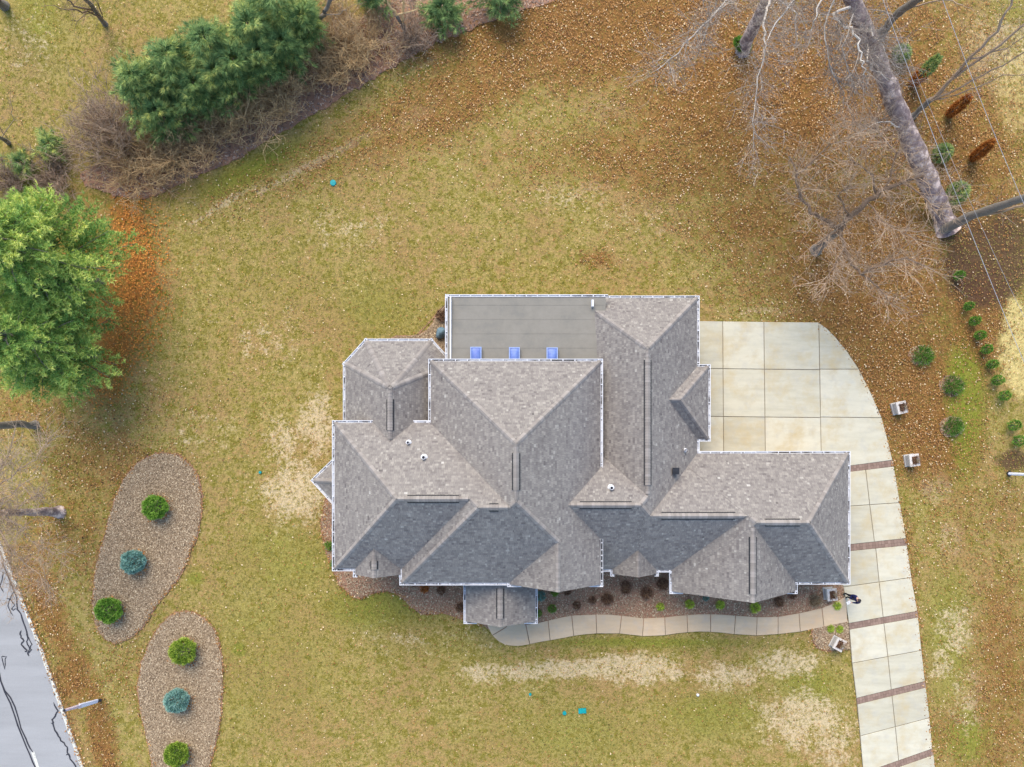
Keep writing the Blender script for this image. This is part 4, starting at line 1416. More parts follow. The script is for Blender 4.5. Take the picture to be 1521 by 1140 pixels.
# ---- bare woody plants
def grow(mb, p, d, L, r, level, tone, sides, spread, gn=None):
    n = 5 if level < 2 else 3
    pts, rad = [Vector(p)], [r]
    d = Vector(d).normalized()
    for i in range(n):
        d = (d + Vector((random.gauss(0, 0.16), random.gauss(0, 0.16), random.gauss(0, 0.12)))).normalized()
        pts.append(pts[-1] + d * (L / n))
        rad.append(r * (1 - 0.72 * (i + 1) / n))
    mb.tube(pts, rad, sides, min(1, max(0, tone + random.gauss(0, 0.12))), cap=False)
    return pts
def twigs(mb, path, count, L, r, depth, tone, spread=0.9, upbias=0.25, sub=4):
    for _ in range(count):
        i = random.randrange(1, len(path))
        f = random.random()
        p = path[i - 1].lerp(path[i], f)
        base = (path[i] - path[i - 1]).normalized()
        d = (base + Vector((random.gauss(0, spread), random.gauss(0, spread), random.gauss(upbias, spread * 0.6)))).normalized()
        l = L * random.uniform(0.5, 1.15)
        pts = grow(mb, p, d, l, r, 2, tone, 3, 0.3)
        if depth > 0:
            twigs(mb, pts, sub, L * 0.55, r * 0.6, depth - 1, tone + 0.05, spread, upbias, sub)
def bare_tree(name, base, trunk, limbs, label, tr=(0.25, 0.15), mat=None, tmat=None, group='bare trees round the lawn', tw=(10, 1.6, 0.014, 2, 4), tone=0.55, cat='tree', ltone=0.6):
    """trunk: photo points with height; limbs: list of (points, r0, r1)"""
    b = P(*base)
    t = thing(name, b, label, cat, group)
    path = [b] + [P(*q) for q in trunk]
    tm = MB()
    pts, rad = [], []
    for i in range(len(path) - 1):
        for j in range(3):
            f = j / 3
            pts.append(path[i].lerp(path[i + 1], f) + (Vector((random.gauss(0, 0.03), random.gauss(0, 0.03), 0)) if i + j else Vector((0, 0, -0.1))))
    pts.append(path[-1])
    rad = [tr[0] + (tr[1] - tr[0]) * k / (len(pts) - 1) for k in range(len(pts))]
    rad = [r_ * random.uniform(0.88, 1.1) for r_ in rad]
    rad[0] *= 1.35
    tm.tube(pts, rad, 10, 0.5)
    tm.build('trunk', tmat or M_bark, t, smooth=True)
    cm = MB()
    for lp, r0, r1 in limbs:
        raw = [P(*q) for q in lp]
        q = []
        for i in range(len(raw) - 1):
            for j in range(3):
                q.append(raw[i].lerp(raw[i + 1], j / 3) + Vector((random.gauss(0, 0.05), random.gauss(0, 0.05), random.gauss(0, 0.05))))
        q.append(raw[-1])
        cm.tube(q, [r0 + (r1 - r0) * k / (len(q) - 1) for k in range(len(q))], 6, ltone, cap=False)
        Ltot = sum((q[i + 1] - q[i]).length for i in range(len(q) - 1))
        twigs(cm, q, max(3, int(Ltot * tw[0] / 3.2)), tw[1], tw[2] * 1.25, tw[3], tone, sub=tw[4])
    cm.build('crown', mat or M_twig, t)
    return t
def bare_shrub(base_px, radius, height, label, mat, stems=46, tone=0.5, lean=(0, 0), group='bare shrubs along the hedgerow'):
    b = P(*base_px)
    t = thing('bare_shrub', b, label, 'shrub', group)
    mb = MB()
    for k in range(int(stems * 1.5)):
        an = random.uniform(0, 6.283)
        o = random.uniform(0.25, 1.0)
        d = Vector((math.cos(an) * o + lean[0], math.sin(an) * o + lean[1], 0.9 * height / radius * random.uniform(0.6, 1.1)))
        L = math.hypot(radius * o, height) * random.uniform(0.6, 1.0)
        st = Vector((b.x + random.gauss(0, radius * 0.22), b.y + random.gauss(0, radius * 0.22), 0))
        pts = grow(mb, st, d, L, 0.03, 1, tone, 4, 0.3)
        twigs(mb, pts[1:], 9, L * 0.45, 0.017, 1, tone, 0.75, 0.2, 4)
    mb.build('branches', mat, t)
    return t
for a in (((180, 215), 2.6, 2.6, 'grey bare shrub with fanned twigs at the lower left end of the hedgerow', M_twig, 60, 0.55, (-0.35, 0.35)),
          ((212, 250), 2.4, 1.7, 'brown bare shrub directly above the large pine, below the grey shrub', M_twigbrown, 42, 0.5),
          ((262, 228), 2.5, 1.8, 'brown bare shrub between the grey shrub and the purple mulch strip', M_twigbrown, 46, 0.5),
          ((312, 196), 2.6, 1.8, 'brown bare shrub below the lower evergreens, third from the pine', M_twigbrown, 42, 0.45),
          ((362, 165), 2.7, 2.0, 'brown bare shrub below the broad bluish evergreen', M_twigbrown, 46, 0.55),
          ((412, 142), 2.7, 2.0, 'brown bare shrub below the upper evergreens, left of the mulch gap', M_twigbrown, 46, 0.55),
          ((498, 100), 2.2, 1.8, 'brown bare shrub right of the hedgerow evergreens, nearest the mulch strip', M_twigbrown, 38, 0.5),
          ((540, 72), 2.3, 1.9, 'tan bare shrub midway between the evergreens and the paired trunks', M_twigbrown, 42, 0.6),
          ((505, 50), 1.6, 1.8, 'tan bare shrub beside the leaning grey trunk at the top', M_twigbrown, 34, 0.5),
          ((610, 60), 1.5, 1.5, 'sparse bare shrub at the foot of the paired bare trunks', M_twig, 30, 0.55),
          ((90, 262), 1.6, 1.2, 'grey purple bare shrub at the upper left corner of the large pine', M_twig, 32, 0.5),
          ((20, 275), 1.4, 1.2, 'grey bare shrub at the left edge above the large pine', M_twig, 28, 0.5)):
    bare_shrub(*a)

GT = 'bare trees round the lawn'
bare_tree('sycamore_tree', (1407, 340), [(1392, 300, 1.0), (1370, 248, 2.2), (1345, 190, 3.4), (1320, 130, 4.6), (1297, 75, 5.6), (1270, 10, 6.8), (1235, -70, 8.5)],
          [([(1270, 10, 6.8), (1236, 18, 7.4), (1250, 36, 7.6), (1262, 46, 7.7), (1274, 60, 7.8), (1277, 74, 7.8), (1281, 92, 7.7), (1282, 112, 7.4)], 0.075, 0.03),
           ([(1297, 75, 5.6), (1283, 42, 6.5), (1295, 51, 6.6), (1309, 64, 6.6), (1315, 80, 6.5), (1330, 100, 6.2)], 0.06, 0.02),
           ([(1287, 55, 5.9), (1288, 90, 6.6), (1300, 104, 6.6), (1320, 120, 6.4)], 0.05, 0.02),
           ([(1240, -50, 8), (1212, 8, 8), (1212, 28, 8), (1205, 46, 7.8)], 0.05, 0.02),
           ([(1235, -70, 8.5), (1195, -10, 8.6), (1160, 20, 8.2), (1140, 60, 8)], 0.06, 0.02),
           ([(1250, -30, 7.6), (1225, 40, 7.2), (1230, 90, 6.6), (1255, 140, 6)], 0.05, 0.015),
           ([(1270, 10, 6.8), (1250, 70, 6.8), (1270, 140, 6.2)], 0.04, 0.015),
           ([(1345, 190, 3.4), (1310, 180, 4.4), (1270, 200, 5)], 0.05, 0.015)],
          'leaning pale grey sycamore trunk with white limbs at the upper right', (0.58, 0.36), M_limb, M_barkpale, tw=(24, 1.8, 0.012, 2, 4), tone=0.5, ltone=0.95)
bare_tree('bare_tree', (1212, 372), [(1228, 358, 1.6), (1247, 341, 3.6)],
          [([(1247, 341, 3.6), (1222, 327, 4.3), (1203, 313, 4.8), (1188, 294, 5.2), (1184, 275, 5.5), (1183, 255, 5.8), (1172, 232, 6)], 0.13, 0.03),
           ([(1247, 341, 3.6), (1262, 322, 4.2), (1290, 298, 4.8), (1315, 280, 5.2), (1340, 270, 5.5), (1372, 262, 6)], 0.20, 0.06),
           ([(1300, 288, 5), (1296, 262, 5.8), (1278, 244, 6.2), (1262, 238, 6.4)], 0.06, 0.02),
           ([(1247, 341, 3.6), (1256, 372, 4.0), (1266, 392, 4.4), (1278, 406, 4.6), (1302, 396, 5), (1325, 387, 5.2), (1352, 385, 5.5), (1385, 400, 5.8)], 0.11, 0.035),
           ([(1278, 406, 4.6), (1298, 420, 4.6), (1312, 434, 4.6), (1328, 456, 4.6)], 0.06, 0.02),
           ([(1247, 341, 3.6), (1225, 352, 4.4), (1215, 365, 4.8)], 0.07, 0.03), ([(1340, 270, 5.5), (1370, 290, 6), (1395, 320, 6.4), (1400, 300, 6.8)], 0.06, 0.02),
           ([(1262, 322, 4.2), (1245, 290, 5), (1262, 275, 5.6)], 0.06, 0.02), ([(1315, 280, 5.2), (1330, 230, 6), (1300, 190, 6.5), (1270, 185, 6.8)], 0.05, 0.02),
           ([(1290, 298, 4.8), (1310, 330, 5.6), (1350, 350, 6)], 0.05, 0.02), ([(1190, 258, 5.8), (1230, 215, 6.5), (1280, 205, 7)], 0.04, 0.02), ([(1256, 372, 4), (1235, 400, 4.6), (1225, 425, 4.8)], 0.05, 0.015)],
          'bare grey tree with tangled curving limbs, left of the leaning sycamore', (0.27, 0.2), tw=(21, 1.8, 0.0135, 2, 4), tone=0.58, ltone=0.10)
bare_tree('bare_tree', (1398, 342), [(1440, 323, 2.4), (1480, 308, 4.4), (1525, 292, 6.4), (1600, 265, 9)], [([(1440, 323, 2.4), (1480, 316, 4), (1521, 304, 5.5), (1580, 290, 8)], 0.1, 0.04)],
          'bare trunk reaching the right edge from the sycamore base', (0.27, 0.2), tw=(4, 1.5, 0.012, 1, 4))
bare_tree('bare_tree', (1354, 174), [(1372, 158, 1.2), (1384, 148, 2.0)],
          [([(1384, 148, 2), (1412, 118, 3.4), (1440, 88, 5), (1470, 58, 6.4), (1495, 20, 7.6), (1515, -20, 8.6)], 0.11, 0.05), ([(1384, 148, 2), (1425, 110, 4), (1470, 78, 5.8), (1521, 38, 7.6), (1560, 10, 9)], 0.10, 0.04),
           ([(1384, 150, 2), (1430, 128, 3.8), (1475, 104, 5.4), (1521, 78, 7)], 0.07, 0.03), ([(1384, 150, 2), (1440, 135, 4), (1490, 112, 5.6), (1530, 108, 7)], 0.05, 0.02), ([(1440, 88, 5), (1495, 70, 6.4), (1530, 50, 8)], 0.05, 0.02)],
          'multi stemmed bare tree fanning to the upper right corner', (0.17, 0.14), tw=(7, 1.3, 0.010, 2, 3), tone=0.4)
bare_tree('bare_tree', (1306, 54), [(1322, 32, 1.8), (1345, 12, 3.6), (1372, -6, 5.2), (1410, -40, 7.6)], [([(1330, 24, 2.4), (1300, 12, 3.6), (1270, 18, 4.4)], 0.05, 0.02), ([(1345, 12, 3.6), (1400, 0, 5), (1430, 8, 5.6)], 0.05, 0.02)],
          'dark bare trunk leaning out to the top edge right of the sycamore', (0.24, 0.18), tw=(6, 1.4, 0.010, 2, 3), tone=0.4)
bare_tree('bare_tree', (1103, 76), [(1112, 56, 1.2), (1124, 30, 2.8), (1138, 0, 4.4), (1158, -40, 6.6)],
          [([(1146, -20, 5.6), (1144, 4, 6.4), (1137, 24, 6.6), (1135, 60, 6.8), (1136, 84, 6.8), (1127, 106, 6.6)], 0.075, 0.025), ([(1146, -20, 5.6), (1080, 0, 7), (1040, 40, 7), (1005, 80, 6.6), (975, 105, 6)], 0.05, 0.02),
           ([(1138, 0, 4.4), (1100, -10, 6), (1060, 20, 6.5), (1040, 70, 6.5)], 0.04, 0.015), ([(1136, 84, 6.8), (1125, 130, 6.6), (1118, 180, 6.2), (1120, 220, 5.6)], 0.03, 0.012), ([(1146, -20, 5.6), (1180, 20, 6.5), (1185, 60, 6.5)], 0.04, 0.015)],
          'grey bare tree leaning out at the top edge left of the sycamore', (0.36, 0.28), mat=M_limb, tmat=M_barkpale, tw=(24, 1.9, 0.011, 2, 4), tone=0.55, ltone=0.9)
bare_tree('bare_tree', (156, 36), [(143, 18, 1.4), (133, 6, 2.4), (118, -12, 4)], [([(150, 26, 1), (130, 18, 2), (110, 16, 3.0), (80, 8, 4)], 0.06, 0.02), ([(143, 18, 1.4), (112, 10, 3), (85, -8, 4.6)], 0.07, 0.03), ([(150, 26, 1), (145, 8, 2.4), (142, -20, 4)], 0.04, 0.02), ([(143, 18, 1.4), (125, 22, 2.5), (110, 32, 3)], 0.03, 0.015)],
          'dark bare tree leaning out at the top left', (0.14, 0.09), tw=(9, 1.1, 0.010, 2, 3), tone=0.25, ltone=0.2)
bare_tree('bare_tree', (12, 212), [(-6, 200, 2), (-30, 190, 4)], [([(12, 210, 0.5), (0, 190, 2), (-10, 160, 4)], 0.03, 0.015), ([(0, 205, 1), (20, 180, 2.5), (15, 150, 3.5)], 0.025, 0.01)], 'thin bare trunk at the left edge above the large pine', (0.11, 0.08), tw=(8, 0.9, 0.008, 1, 3), tone=0.3)
bare_tree('bare_tree', (6, 8), [(-10, -8, 2), (-60, -50, 6)], [([(-10, -8, 2), (-30, 10, 4)], 0.04, 0.02)], 'dark bare trunk cut by the top left corner', (0.22, 0.18), tw=(3, 1, 0.01, 1, 3), tone=0.3)
bare_tree('bare_tree', (605, 52), [(597, 36, 1), (588, 22, 2)], [([(588, 22, 2), (578, 5, 3.2), (570, -25, 5)], 0.07, 0.04), ([(597, 36, 1), (598, 15, 2.4), (596, -20, 5)], 0.08, 0.05), ([(588, 22, 2), (620, 15, 3), (630, -10, 4.5)], 0.04, 0.02)],
          'paired pale bare trunks at the top edge beside low evergreens', (0.12, 0.09), tw=(7, 1.1, 0.010, 2, 3), tone=0.65, ltone=0.75, mat=M_twigbrown)
bare_tree('bare_tree', (455, 46), [(468, 34, 1.6), (480, 22, 3), (486, 10, 4), (500, -15, 6)], [([(480, 22, 3), (500, 20, 4), (515, 15, 5)], 0.04, 0.02)], 'leaning grey bare trunk above the hedgerow at the top', (0.14, 0.1), tw=(7, 1.2, 0.010, 2, 3), tone=0.5)
bare_tree('bare_tree', (52, 631), [(24, 631, 1.8), (0, 632, 3.2), (-60, 628, 6.4)], [([(-30, 630, 5), (-10, 660, 6.5), (20, 690, 6.8)], 0.04, 0.015)], 'bare trunk at the left edge just below the large pine', (0.22, 0.18), tw=(5, 1.3, 0.010, 2, 3), tone=0.6)
bare_tree('bare_tree', (88, 761), [(68, 761, 1.2), (40, 762, 2.8), (0, 762, 5), (-60, 765, 7.6)],
          [([(0, 762, 5), (-5, 725, 6), (28, 700, 6.2), (52, 682, 6.2), (74, 655, 6)], 0.05, 0.015), ([(0, 762, 5), (12, 775, 6), (40, 784, 6)], 0.05, 0.02), ([(0, 762, 5), (5, 740, 6.4), (30, 722, 6.6), (58, 706, 6.4)], 0.035, 0.012),
           ([(-10, 762, 5.4), (5, 800, 6.2), (28, 828, 6.2), (55, 852, 6), (75, 872, 5.6)], 0.045, 0.012), ([(0, 765, 5), (-5, 810, 6.5), (10, 850, 6.5), (22, 890, 6)], 0.04, 0.012), ([(0, 762, 5), (-20, 740, 7), (-5, 700, 7.2), (15, 670, 7)], 0.04, 0.012),
           ([(20, 762, 4), (35, 745, 5.2), (62, 738, 5.6)], 0.03, 0.01), ([(10, 765, 4.6), (45, 805, 5.6), (85, 825, 5.6)], 0.025, 0.01)],
          'grey bare tree by the road with twigs spreading over the lawn', (0.31, 0.12), tmat=M_barkpale, tw=(20, 1.6, 0.013, 2, 4), tone=0.6)

# ------------------------------------------------------------------ things
GP = 'pale stone planters'
def stone_planter(base_px, rot, label, w2=0.24, l2=0.31, h=0.62):
    b = P(*base_px)
    t = thing('stone_planter', (b.x, b.y, 0.0), label, 'planter', GP)
    c, s = math.cos(rot), math.sin(rot)
    def W(u, v, z):
        return Vector((b.x + u * c - v * s, b.y + u * s + v * c, z))
    def bx(mb, u0, u1, v0, v1, z0, z1, tone):
        mb.box(W(u0, v0, z0), W(u1, v0, z0) - W(u0, v0, z0), W(u0, v1, z0) - W(u0, v0, z0), Vector((0, 0, z1 - z0)), tone)
    pm = MB()
    bx(pm, -w2 - 0.05, w2 + 0.05, -l2 - 0.05, l2 + 0.05, -0.05, 0.10, 0.4)
    bx(pm, -w2, w2, -l2, l2, 0.10, h - 0.09, 0.35)
    pm.build('pier', M_stone, t)
    rm = MB()
    o, k = 0.045, 0.09
    bx(rm, -w2 - o, -w2 + k, -l2 - o, l2 + o, h - 0.09, h + 0.03, 0.85)
    bx(rm, w2 - k, w2 + o, -l2 - o, l2 + o, h - 0.09, h + 0.03, 0.8)
    bx(rm, -w2 + k, w2 - k, -l2 - o, -l2 + k, h - 0.09, h + 0.028, 0.9)
    bx(rm, -w2 + k, w2 - k, l2 - k, l2 + o, h - 0.09, h + 0.028, 0.9)
    rm.build('rim', M_stone, t)
    sm = MB()
    bx(sm, -w2 + k, w2 - k, -l2 + k, l2 - k, h - 0.08, h - 0.02, 0.3)
    sm.build('soil', M_dmulch, t)
    n = 60
    uv = rng.uniform(-0.8, 0.8, (n, 2)) * np.array([w2, l2])
    pos = np.array([W(u + 0.06, v, h - 0.02) for u, v in uv])
    mb = MB()
    d = np.stack([rng.normal(0.1, 0.4, n), rng.normal(0, 0.4, n), np.full(n, 0.8)], 1)
    mb.chunk(*tufts(pos, d, 0.24, 6, 0.08, 0.5, np.clip(rng.normal(0.55, 0.25, n), 0, 1)))
    mb.build('dead_plant', M_brown, t)
    ym = MB()
    pos = np.array([W(0.12 + random.gauss(0, 0.05), random.gauss(-0.02, 0.06), h + 0.1) for _ in range(10)])
    ym.chunk(*tufts(pos, np.tile([0.2, 0, 0.8], (10, 1)), 0.16, 5, 0.1, 0.5, np.full(10, 0.9)))
    ym.build('yellow_leaves', M_straw, t)
stone_planter((1331, 607), R(14), 'pale stone planter of dead stems right of the driveway, upper of two on the lawn')
stone_planter((1349.5, 684), R(8), 'pale stone planter of dead stems right of the driveway, lower of two on the lawn')
stone_planter((1229, 881), R(6), 'pale stone planter of dry brown plants at the garage corner above the walk')
stone_planter((1240, 954), R(-28), 'pale stone planter of dry brown plants in the small bed below the walk')

# covered boulder behind the house
b = P(655, 495, 0.25)
bmx = bmesh.new()
bmesh.ops.create_icosphere(bmx, subdivisions=3, radius=1)
for v in bmx.verts:
    n_ = 1 + 0.12 * math.sin(3 * v.co.x + 1) * math.cos(4 * v.co.y) + 0.06 * math.sin(7 * v.co.z + v.co.x * 5)
    v.co = Vector((v.co.x * 0.29 * n_, v.co.y * 0.36 * n_, v.co.z * 0.36 * n_ + 0.22)) + Vector((0.06 * v.co.y, 0, 0))
    v.co.z = max(v.co.z, -0.05)
me = bpy.data.meshes.new('boulder')
bmx.to_mesh(me)
bmx.free()
me.materials.append(noise_mat('blue_grey_stone', [(0.3, (0.085, 0.14, 0.17)), (0.7, (0.16, 0.235, 0.27))], 5, 0.7, bump=0.4))
o = bpy.data.objects.new('boulder', me)
C.objects.link(o)
o.location = (b.x, b.y, 0.04)
tag(o, 'blue grey boulder in the mulch behind the house', 'boulder')

# utility covers and small bits on the lawn
def cover(px, py, wd, ln, rot, label, round_=False, h=0.07):
    b = P(px, py, h)
    mb = MB()
    if round_:
        mb.lathe((b.x, b.y, -0.05), [(wd * 0.5, 0), (wd * 0.5, 0.05 + h * 0.8), (wd * 0.46, 0.05 + h), (wd * 0.15, 0.055 + h)], 14)
        o = mb.build('utility_cover', M_teal)
    else:
        c, s = math.cos(rot), math.sin(rot)
        ax, ay = Vector((c, s, 0)), Vector((-s, c, 0))
        o0 = Vector((b.x, b.y, -0.05)) - ax * wd / 2 - ay * ln / 2
        mb.box(o0, ax * wd, ay * ln, (0, 0, 0.05 + h))
        mb.box(o0 + ax * wd * 0.06 + ay * ln * 0.08 + Vector((0, 0, 0.0505 + h)), ax * wd * 0.88, ay * ln * 0.84, (0, 0, 0.012))
        mb.box(o0 + ax * wd * 0.42 + ay * ln * 0.1 + Vector((0, 0, 0.064 + h)), ax * wd * 0.16, ay * ln * 0.12, (0, 0, 0.008))
        o = mb.build('utility_cover', M_teal)
    tag(o, label, 'utility cover', 'teal utility covers in the lawn')
cover(865, 1056.5, 0.46, 0.30, R(4), 'teal rectangular utility cover in the front lawn')
cover(838.5, 1060, 0.24, 0.24, 0, 'small teal round cover just left of the rectangular one', True)
cover(787.5, 1032, 0.16, 0.16, 0, 'tiny teal cover up and left of the other front lawn covers', True)
cover(494.5, 271.5, 0.36, 0.30, R(20), 'teal cover alone in the back lawn', True)
cover(386, 702, 0.17, 0.17, 0, 'tiny teal cover in the lawn left of the house', True)
b = P(1036, 1032)
mb = MB()
mb.lathe((b.x, b.y, -0.02), [(0.03, 0), (0.085, 0.05), (0.09, 0.10), (0.06, 0.16), (0.02, 0.18)], 12)
tag(mb.build('ball', M_white, smooth=True), 'small white ball lying on the front lawn', 'ball')

# sign post by the road
M_signdark = noise_mat('sign_edge_dark', [(0.3, (0.03, 0.03, 0.035)), (0.7, (0.06, 0.06, 0.07))], 8, 0.6)
M_signpost = noise_mat('white_sign_post', [(0.3, (0.58, 0.58, 0.68)), (0.7, (0.72, 0.72, 0.80))], 4, 0.5)
M_signpink = noise_mat('faded_red_white_board', [(0.38, (0.50, 0.30, 0.30)), (0.5, (0.62, 0.55, 0.60)), (0.62, (0.30, 0.26, 0.36))], 9, 0.6)
base, top = P(150, 1040, 0), P(94, 1056, 2.5)
t = thing('sign_post', base, 'white sign post leaning towards the road beside the lawn', 'sign')
dr = (top - base).normalized()
sd_ = dr.cross(Vector((0, 0, 1))).normalized()
nn = sd_.cross(dr).normalized()
def rod(a, b_, w0, w1, th, name, mat):
    mb = MB()
    p0, p1 = base.lerp(top, a), base.lerp(top, b_)
    c = []
    for p, w_ in ((p0, w0), (p1, w1)):
        c.append([p - sd_ * w_ - nn * th, p + sd_ * w_ - nn * th, p + sd_ * w_ + nn * th, p - sd_ * w_ + nn * th])
    for i in range(4):
        j = (i + 1) % 4
        mb.poly([c[0][i], c[0][j], c[1][j], c[1][i]])
    mb.poly(c[0][::-1])
    mb.poly(c[1])
    return mb.build(name, mat, t)
rod(-0.02, 0.10, 0.05, 0.10, 0.06, 'foot', M_signdark)
rod(0.10, 0.60, 0.10, 0.13, 0.05, 'post', M_signpost)
rod(0.55, 0.96, 0.085, 0.05, 0.06, 'board', M_signpink)
rod(0.961, 1.0, 0.06, 0.05, 0.05, 'cap', M_signdark)

# post at the right edge
base, top = P(1498, 704, 0), P(1545, 706, 2.9)
mb = MB()
mb.tube([base, top], [0.085, 0.075], 10)
t = thing('metal_post', base, 'pale metal post at the right edge beside a rusty leaf patch', 'post')
mb.build('pole', noise_mat('pale_metal', [(0.3, (0.5, 0.5, 0.55)), (0.7, (0.62, 0.62, 0.66))], 6, 0.4), t, smooth=True)
mb = MB()
mb.tube([base + Vector((0, 0, 0.0)), base + Vector((0.003, 0, 0.10))], [0.15, 0.15], 10)
mb.build('base_plate', M_ventdark, t)

# overhead lines
M_cable = noise_mat('pale_cable', [(0.3, (0.294, 0.294, 0.308)), (0.7, (0.420, 0.420, 0.434))], 3, 0.4)
def cable(a, b_, z0, z1, r, label):
    p, q = P(*a, z0), P(*b_, z1)
    mb = MB()
    n = 24
    pts = [p.lerp(q, i / n) - Vector((0, 0, 0.5 * math.sin(math.pi * i / n))) for i in range(n + 1)]
    mb.tube(pts, [r] * (n + 1), 6)
    tag(mb.build('power_line', M_cable, smooth=True), label, 'cable', 'overhead lines at the upper right')
cable((1250, -170), (1640, 815), 8.2, 7.0, 0.013, 'brighter overhead line, leftmost of the three at the upper right')
cable((1350, -140), (1640, 560), 8.6, 8.0, 0.011, 'overhead line nearest the right edge of the photo')
cable((1300, -40), (1620, 670), 6.5, 6.0, 0.007, 'faint thin overhead line between the two brighter lines')

# ------------------------------------------------------------------ the person on the driveway
def person():
    f = P(1255.5, 883.5, 0)
    t = thing('person', (f.x, f.y, 0.08), 'person in a navy jacket and dark trousers standing on the driveway by the garage corner', 'person')
    hd = math.atan2(-0.51, -0.86)          # facing
    fx, fy = math.cos(hd), math.sin(hd)
    lx_, ly_ = -fy, fx                    # left side
    def W(fwd, left, z):
        return Vector((f.x + fwd * fx + left * lx_, f.y + fwd * fy + left * ly_, z + 0.08))
    V, E, RR = [], [], []
    def node(p, r, parent):
        V.append(p)
        RR.append(r)
        if parent is not None:
            E.append((parent, len(V) - 1))
        return len(V) - 1
    pel = node(W(-0.02, 0, 0.93), 0.15, None)
    wa = node(W(0.0, 0, 1.10), 0.14, pel)
    ch = node(W(0.0, 0, 1.32), 0.195, wa)
    nk = node(W(0.03, 0, 1.50), 0.06, ch)
    hd0 = node(W(0.05, 0, 1.60), 0.085, nk)
    node(W(0.06, 0, 1.69), 0.085, hd0)
    hands = []
    for s in (1, -1):
        hip = node(W(0, 0.10 * s, 0.86), 0.10, pel)
        kn = node(W(0.03, 0.11 * s, 0.48), 0.062, hip)
        an = node(W(0.0, 0.12 * s, 0.09), 0.045, kn)
        node(W(0.15, 0.13 * s, 0.045), 0.042, an)
        sh_ = node(W(0.0, 0.20 * s, 1.42), 0.092, ch)
        el = node(W(0.06, 0.27 * s, 1.15), 0.066, sh_)
        wr = node(W(0.27, 0.12 * s, 1.14), 0.036, el)
        pm = node(W(0.34, 0.085 * s, 1.15), 0.034, wr)
        hands.append((s, V[pm]))
    me = bpy.data.meshes.new('body')
    me.from_pydata([tuple(v) for v in V], E, [])
    o = bpy.data.objects.new('body', me)
    C.objects.link(o)
    o.modifiers.new('skin', 'SKIN')
    for sv, r in zip(me.skin_vertices[0].data, RR):
        sv.radius = (r, r)
        sv.use_root = False
    me.skin_vertices[0].data[0].use_root = True
    ss = o.modifiers.new('sub', 'SUBSURF')
    ss.levels = ss.render_levels = 2
    dg = bpy.context.evaluated_depsgraph_get()
    m2 = bpy.data.meshes.new_from_object(o.evaluated_get(dg))
    bpy.data.objects.remove(o)
    o = bpy.data.objects.new('body', m2)
    C.objects.link(o)
    o.parent = t
    o.matrix_parent_inverse = parent_inv(t)
    m2.materials.clear()
    for m in (noise_mat('navy_jacket', [(0.3, (0.008, 0.010, 0.055)), (0.7, (0.014, 0.018, 0.09))], 9, 0.6), noise_mat('dark_trousers', [(0.3, (0.012, 0.012, 0.018)), (0.7, (0.025, 0.025, 0.035))], 9, 0.8),
              noise_mat('skin', [(0.3, (0.50, 0.30, 0.22)), (0.7, (0.56, 0.35, 0.26))], 9, 0.6), noise_mat('black_shoe', [(0.3, (0.01, 0.01, 0.01)), (0.7, (0.02, 0.02, 0.02))], 9, 0.4)):
        m2.materials.append(m)
    for pl in m2.polygons:
        c = pl.center
        z = c.z - 0.08
        fw = (c.x - f.x) * fx + (c.y - f.y) * fy
        pl.material_index = 3 if z < 0.11 else 1 if z < 0.90 and fw < 0.2 else 2 if (z > 1.5 or fw > 0.285) else 0
        pl.use_smooth = True
    # fingers, nose, ears
    skin = m2.materials[2]
    for s, p in hands:
        mb = MB()
        for k in range(4):
            ln = (0.072, 0.082, 0.078, 0.06)[k]
            a = p + Vector((fx, fy, 0)) * 0.02 + Vector((lx_, ly_, 0)) * (0.024 - 0.016 * k) * s
            mb.tube([a, a + Vector((fx, fy, 0)) * ln * 0.5 + Vector((0, 0, -0.01)), a + Vector((fx, fy, 0)) * ln * 0.8 + Vector((0, 0, -0.035))], [0.0095, 0.009, 0.007], 6)
        a = p - Vector((lx_, ly_, 0)) * 0.028 * s
        mb.tube([a, a + Vector((fx, fy, 0)) * 0.03 - Vector((lx_, ly_, 0)) * 0.02 * s, a + Vector((fx, fy, 0)) * 0.055 - Vector((lx_, ly_, 0)) * 0.02 * s], [0.011, 0.010, 0.008], 6)
        mb.build('hand', skin, t, smooth=True)
    mb = MB()
    mb.tube([W(0.13, 0, 1.665), W(0.165, 0, 1.62), W(0.14, 0, 1.61)], [0.012, 0.017, 0.012], 6)
    for s in (1, -1):
        mb.tube([W(0.045, 0.088 * s, 1.67), W(0.04, 0.10 * s, 1.645), W(0.05, 0.088 * s, 1.61)], [0.01, 0.015, 0.01], 6)
    mb.build('face_feature', skin, t, smooth=True)
    bm_ = bmesh.new()
    bmesh.ops.create_icosphere(bm_, subdivisions=3, radius=1)
    for v in bm_.verts:
        n_ = 1 + 0.04 * math.sin(9 * v.co.x) * math.cos(8 * v.co.y)
        q = W(0.045 + v.co.x * 0.108 * n_, v.co.y * 0.098 * n_, 1.70 + max(v.co.z, -0.55) * 0.10 * n_)
        if v.co.x > 0.45 and v.co.z < 0.35:
            q = W(0.08, v.co.y * 0.08, 1.71 + v.co.z * 0.03)
        v.co = q
    hm = bpy.data.meshes.new('hair')
    bm_.to_mesh(hm)
    bm_.free()
    hm.materials.append(noise_mat('dark_hair', [(0.3, (0.012, 0.010, 0.012)), (0.7, (0.03, 0.025, 0.028))], 30, 0.5))
    ho = bpy.data.objects.new('hair', hm)
    C.objects.link(ho)
    ho.parent = t
    ho.matrix_parent_inverse = parent_inv(t)
    # pale handset held in both hands
    mb = MB()
    c = W(0.41, 0, 1.155)
    ax, ay = Vector((fx, fy, 0.2)).normalized(), Vector((lx_, ly_, 0))
    az = ax.cross(ay)
    mb.box(c - ax * 0.06 - ay * 0.085 - az * 0.02, ax * 0.12, ay * 0.17, az * 0.04)
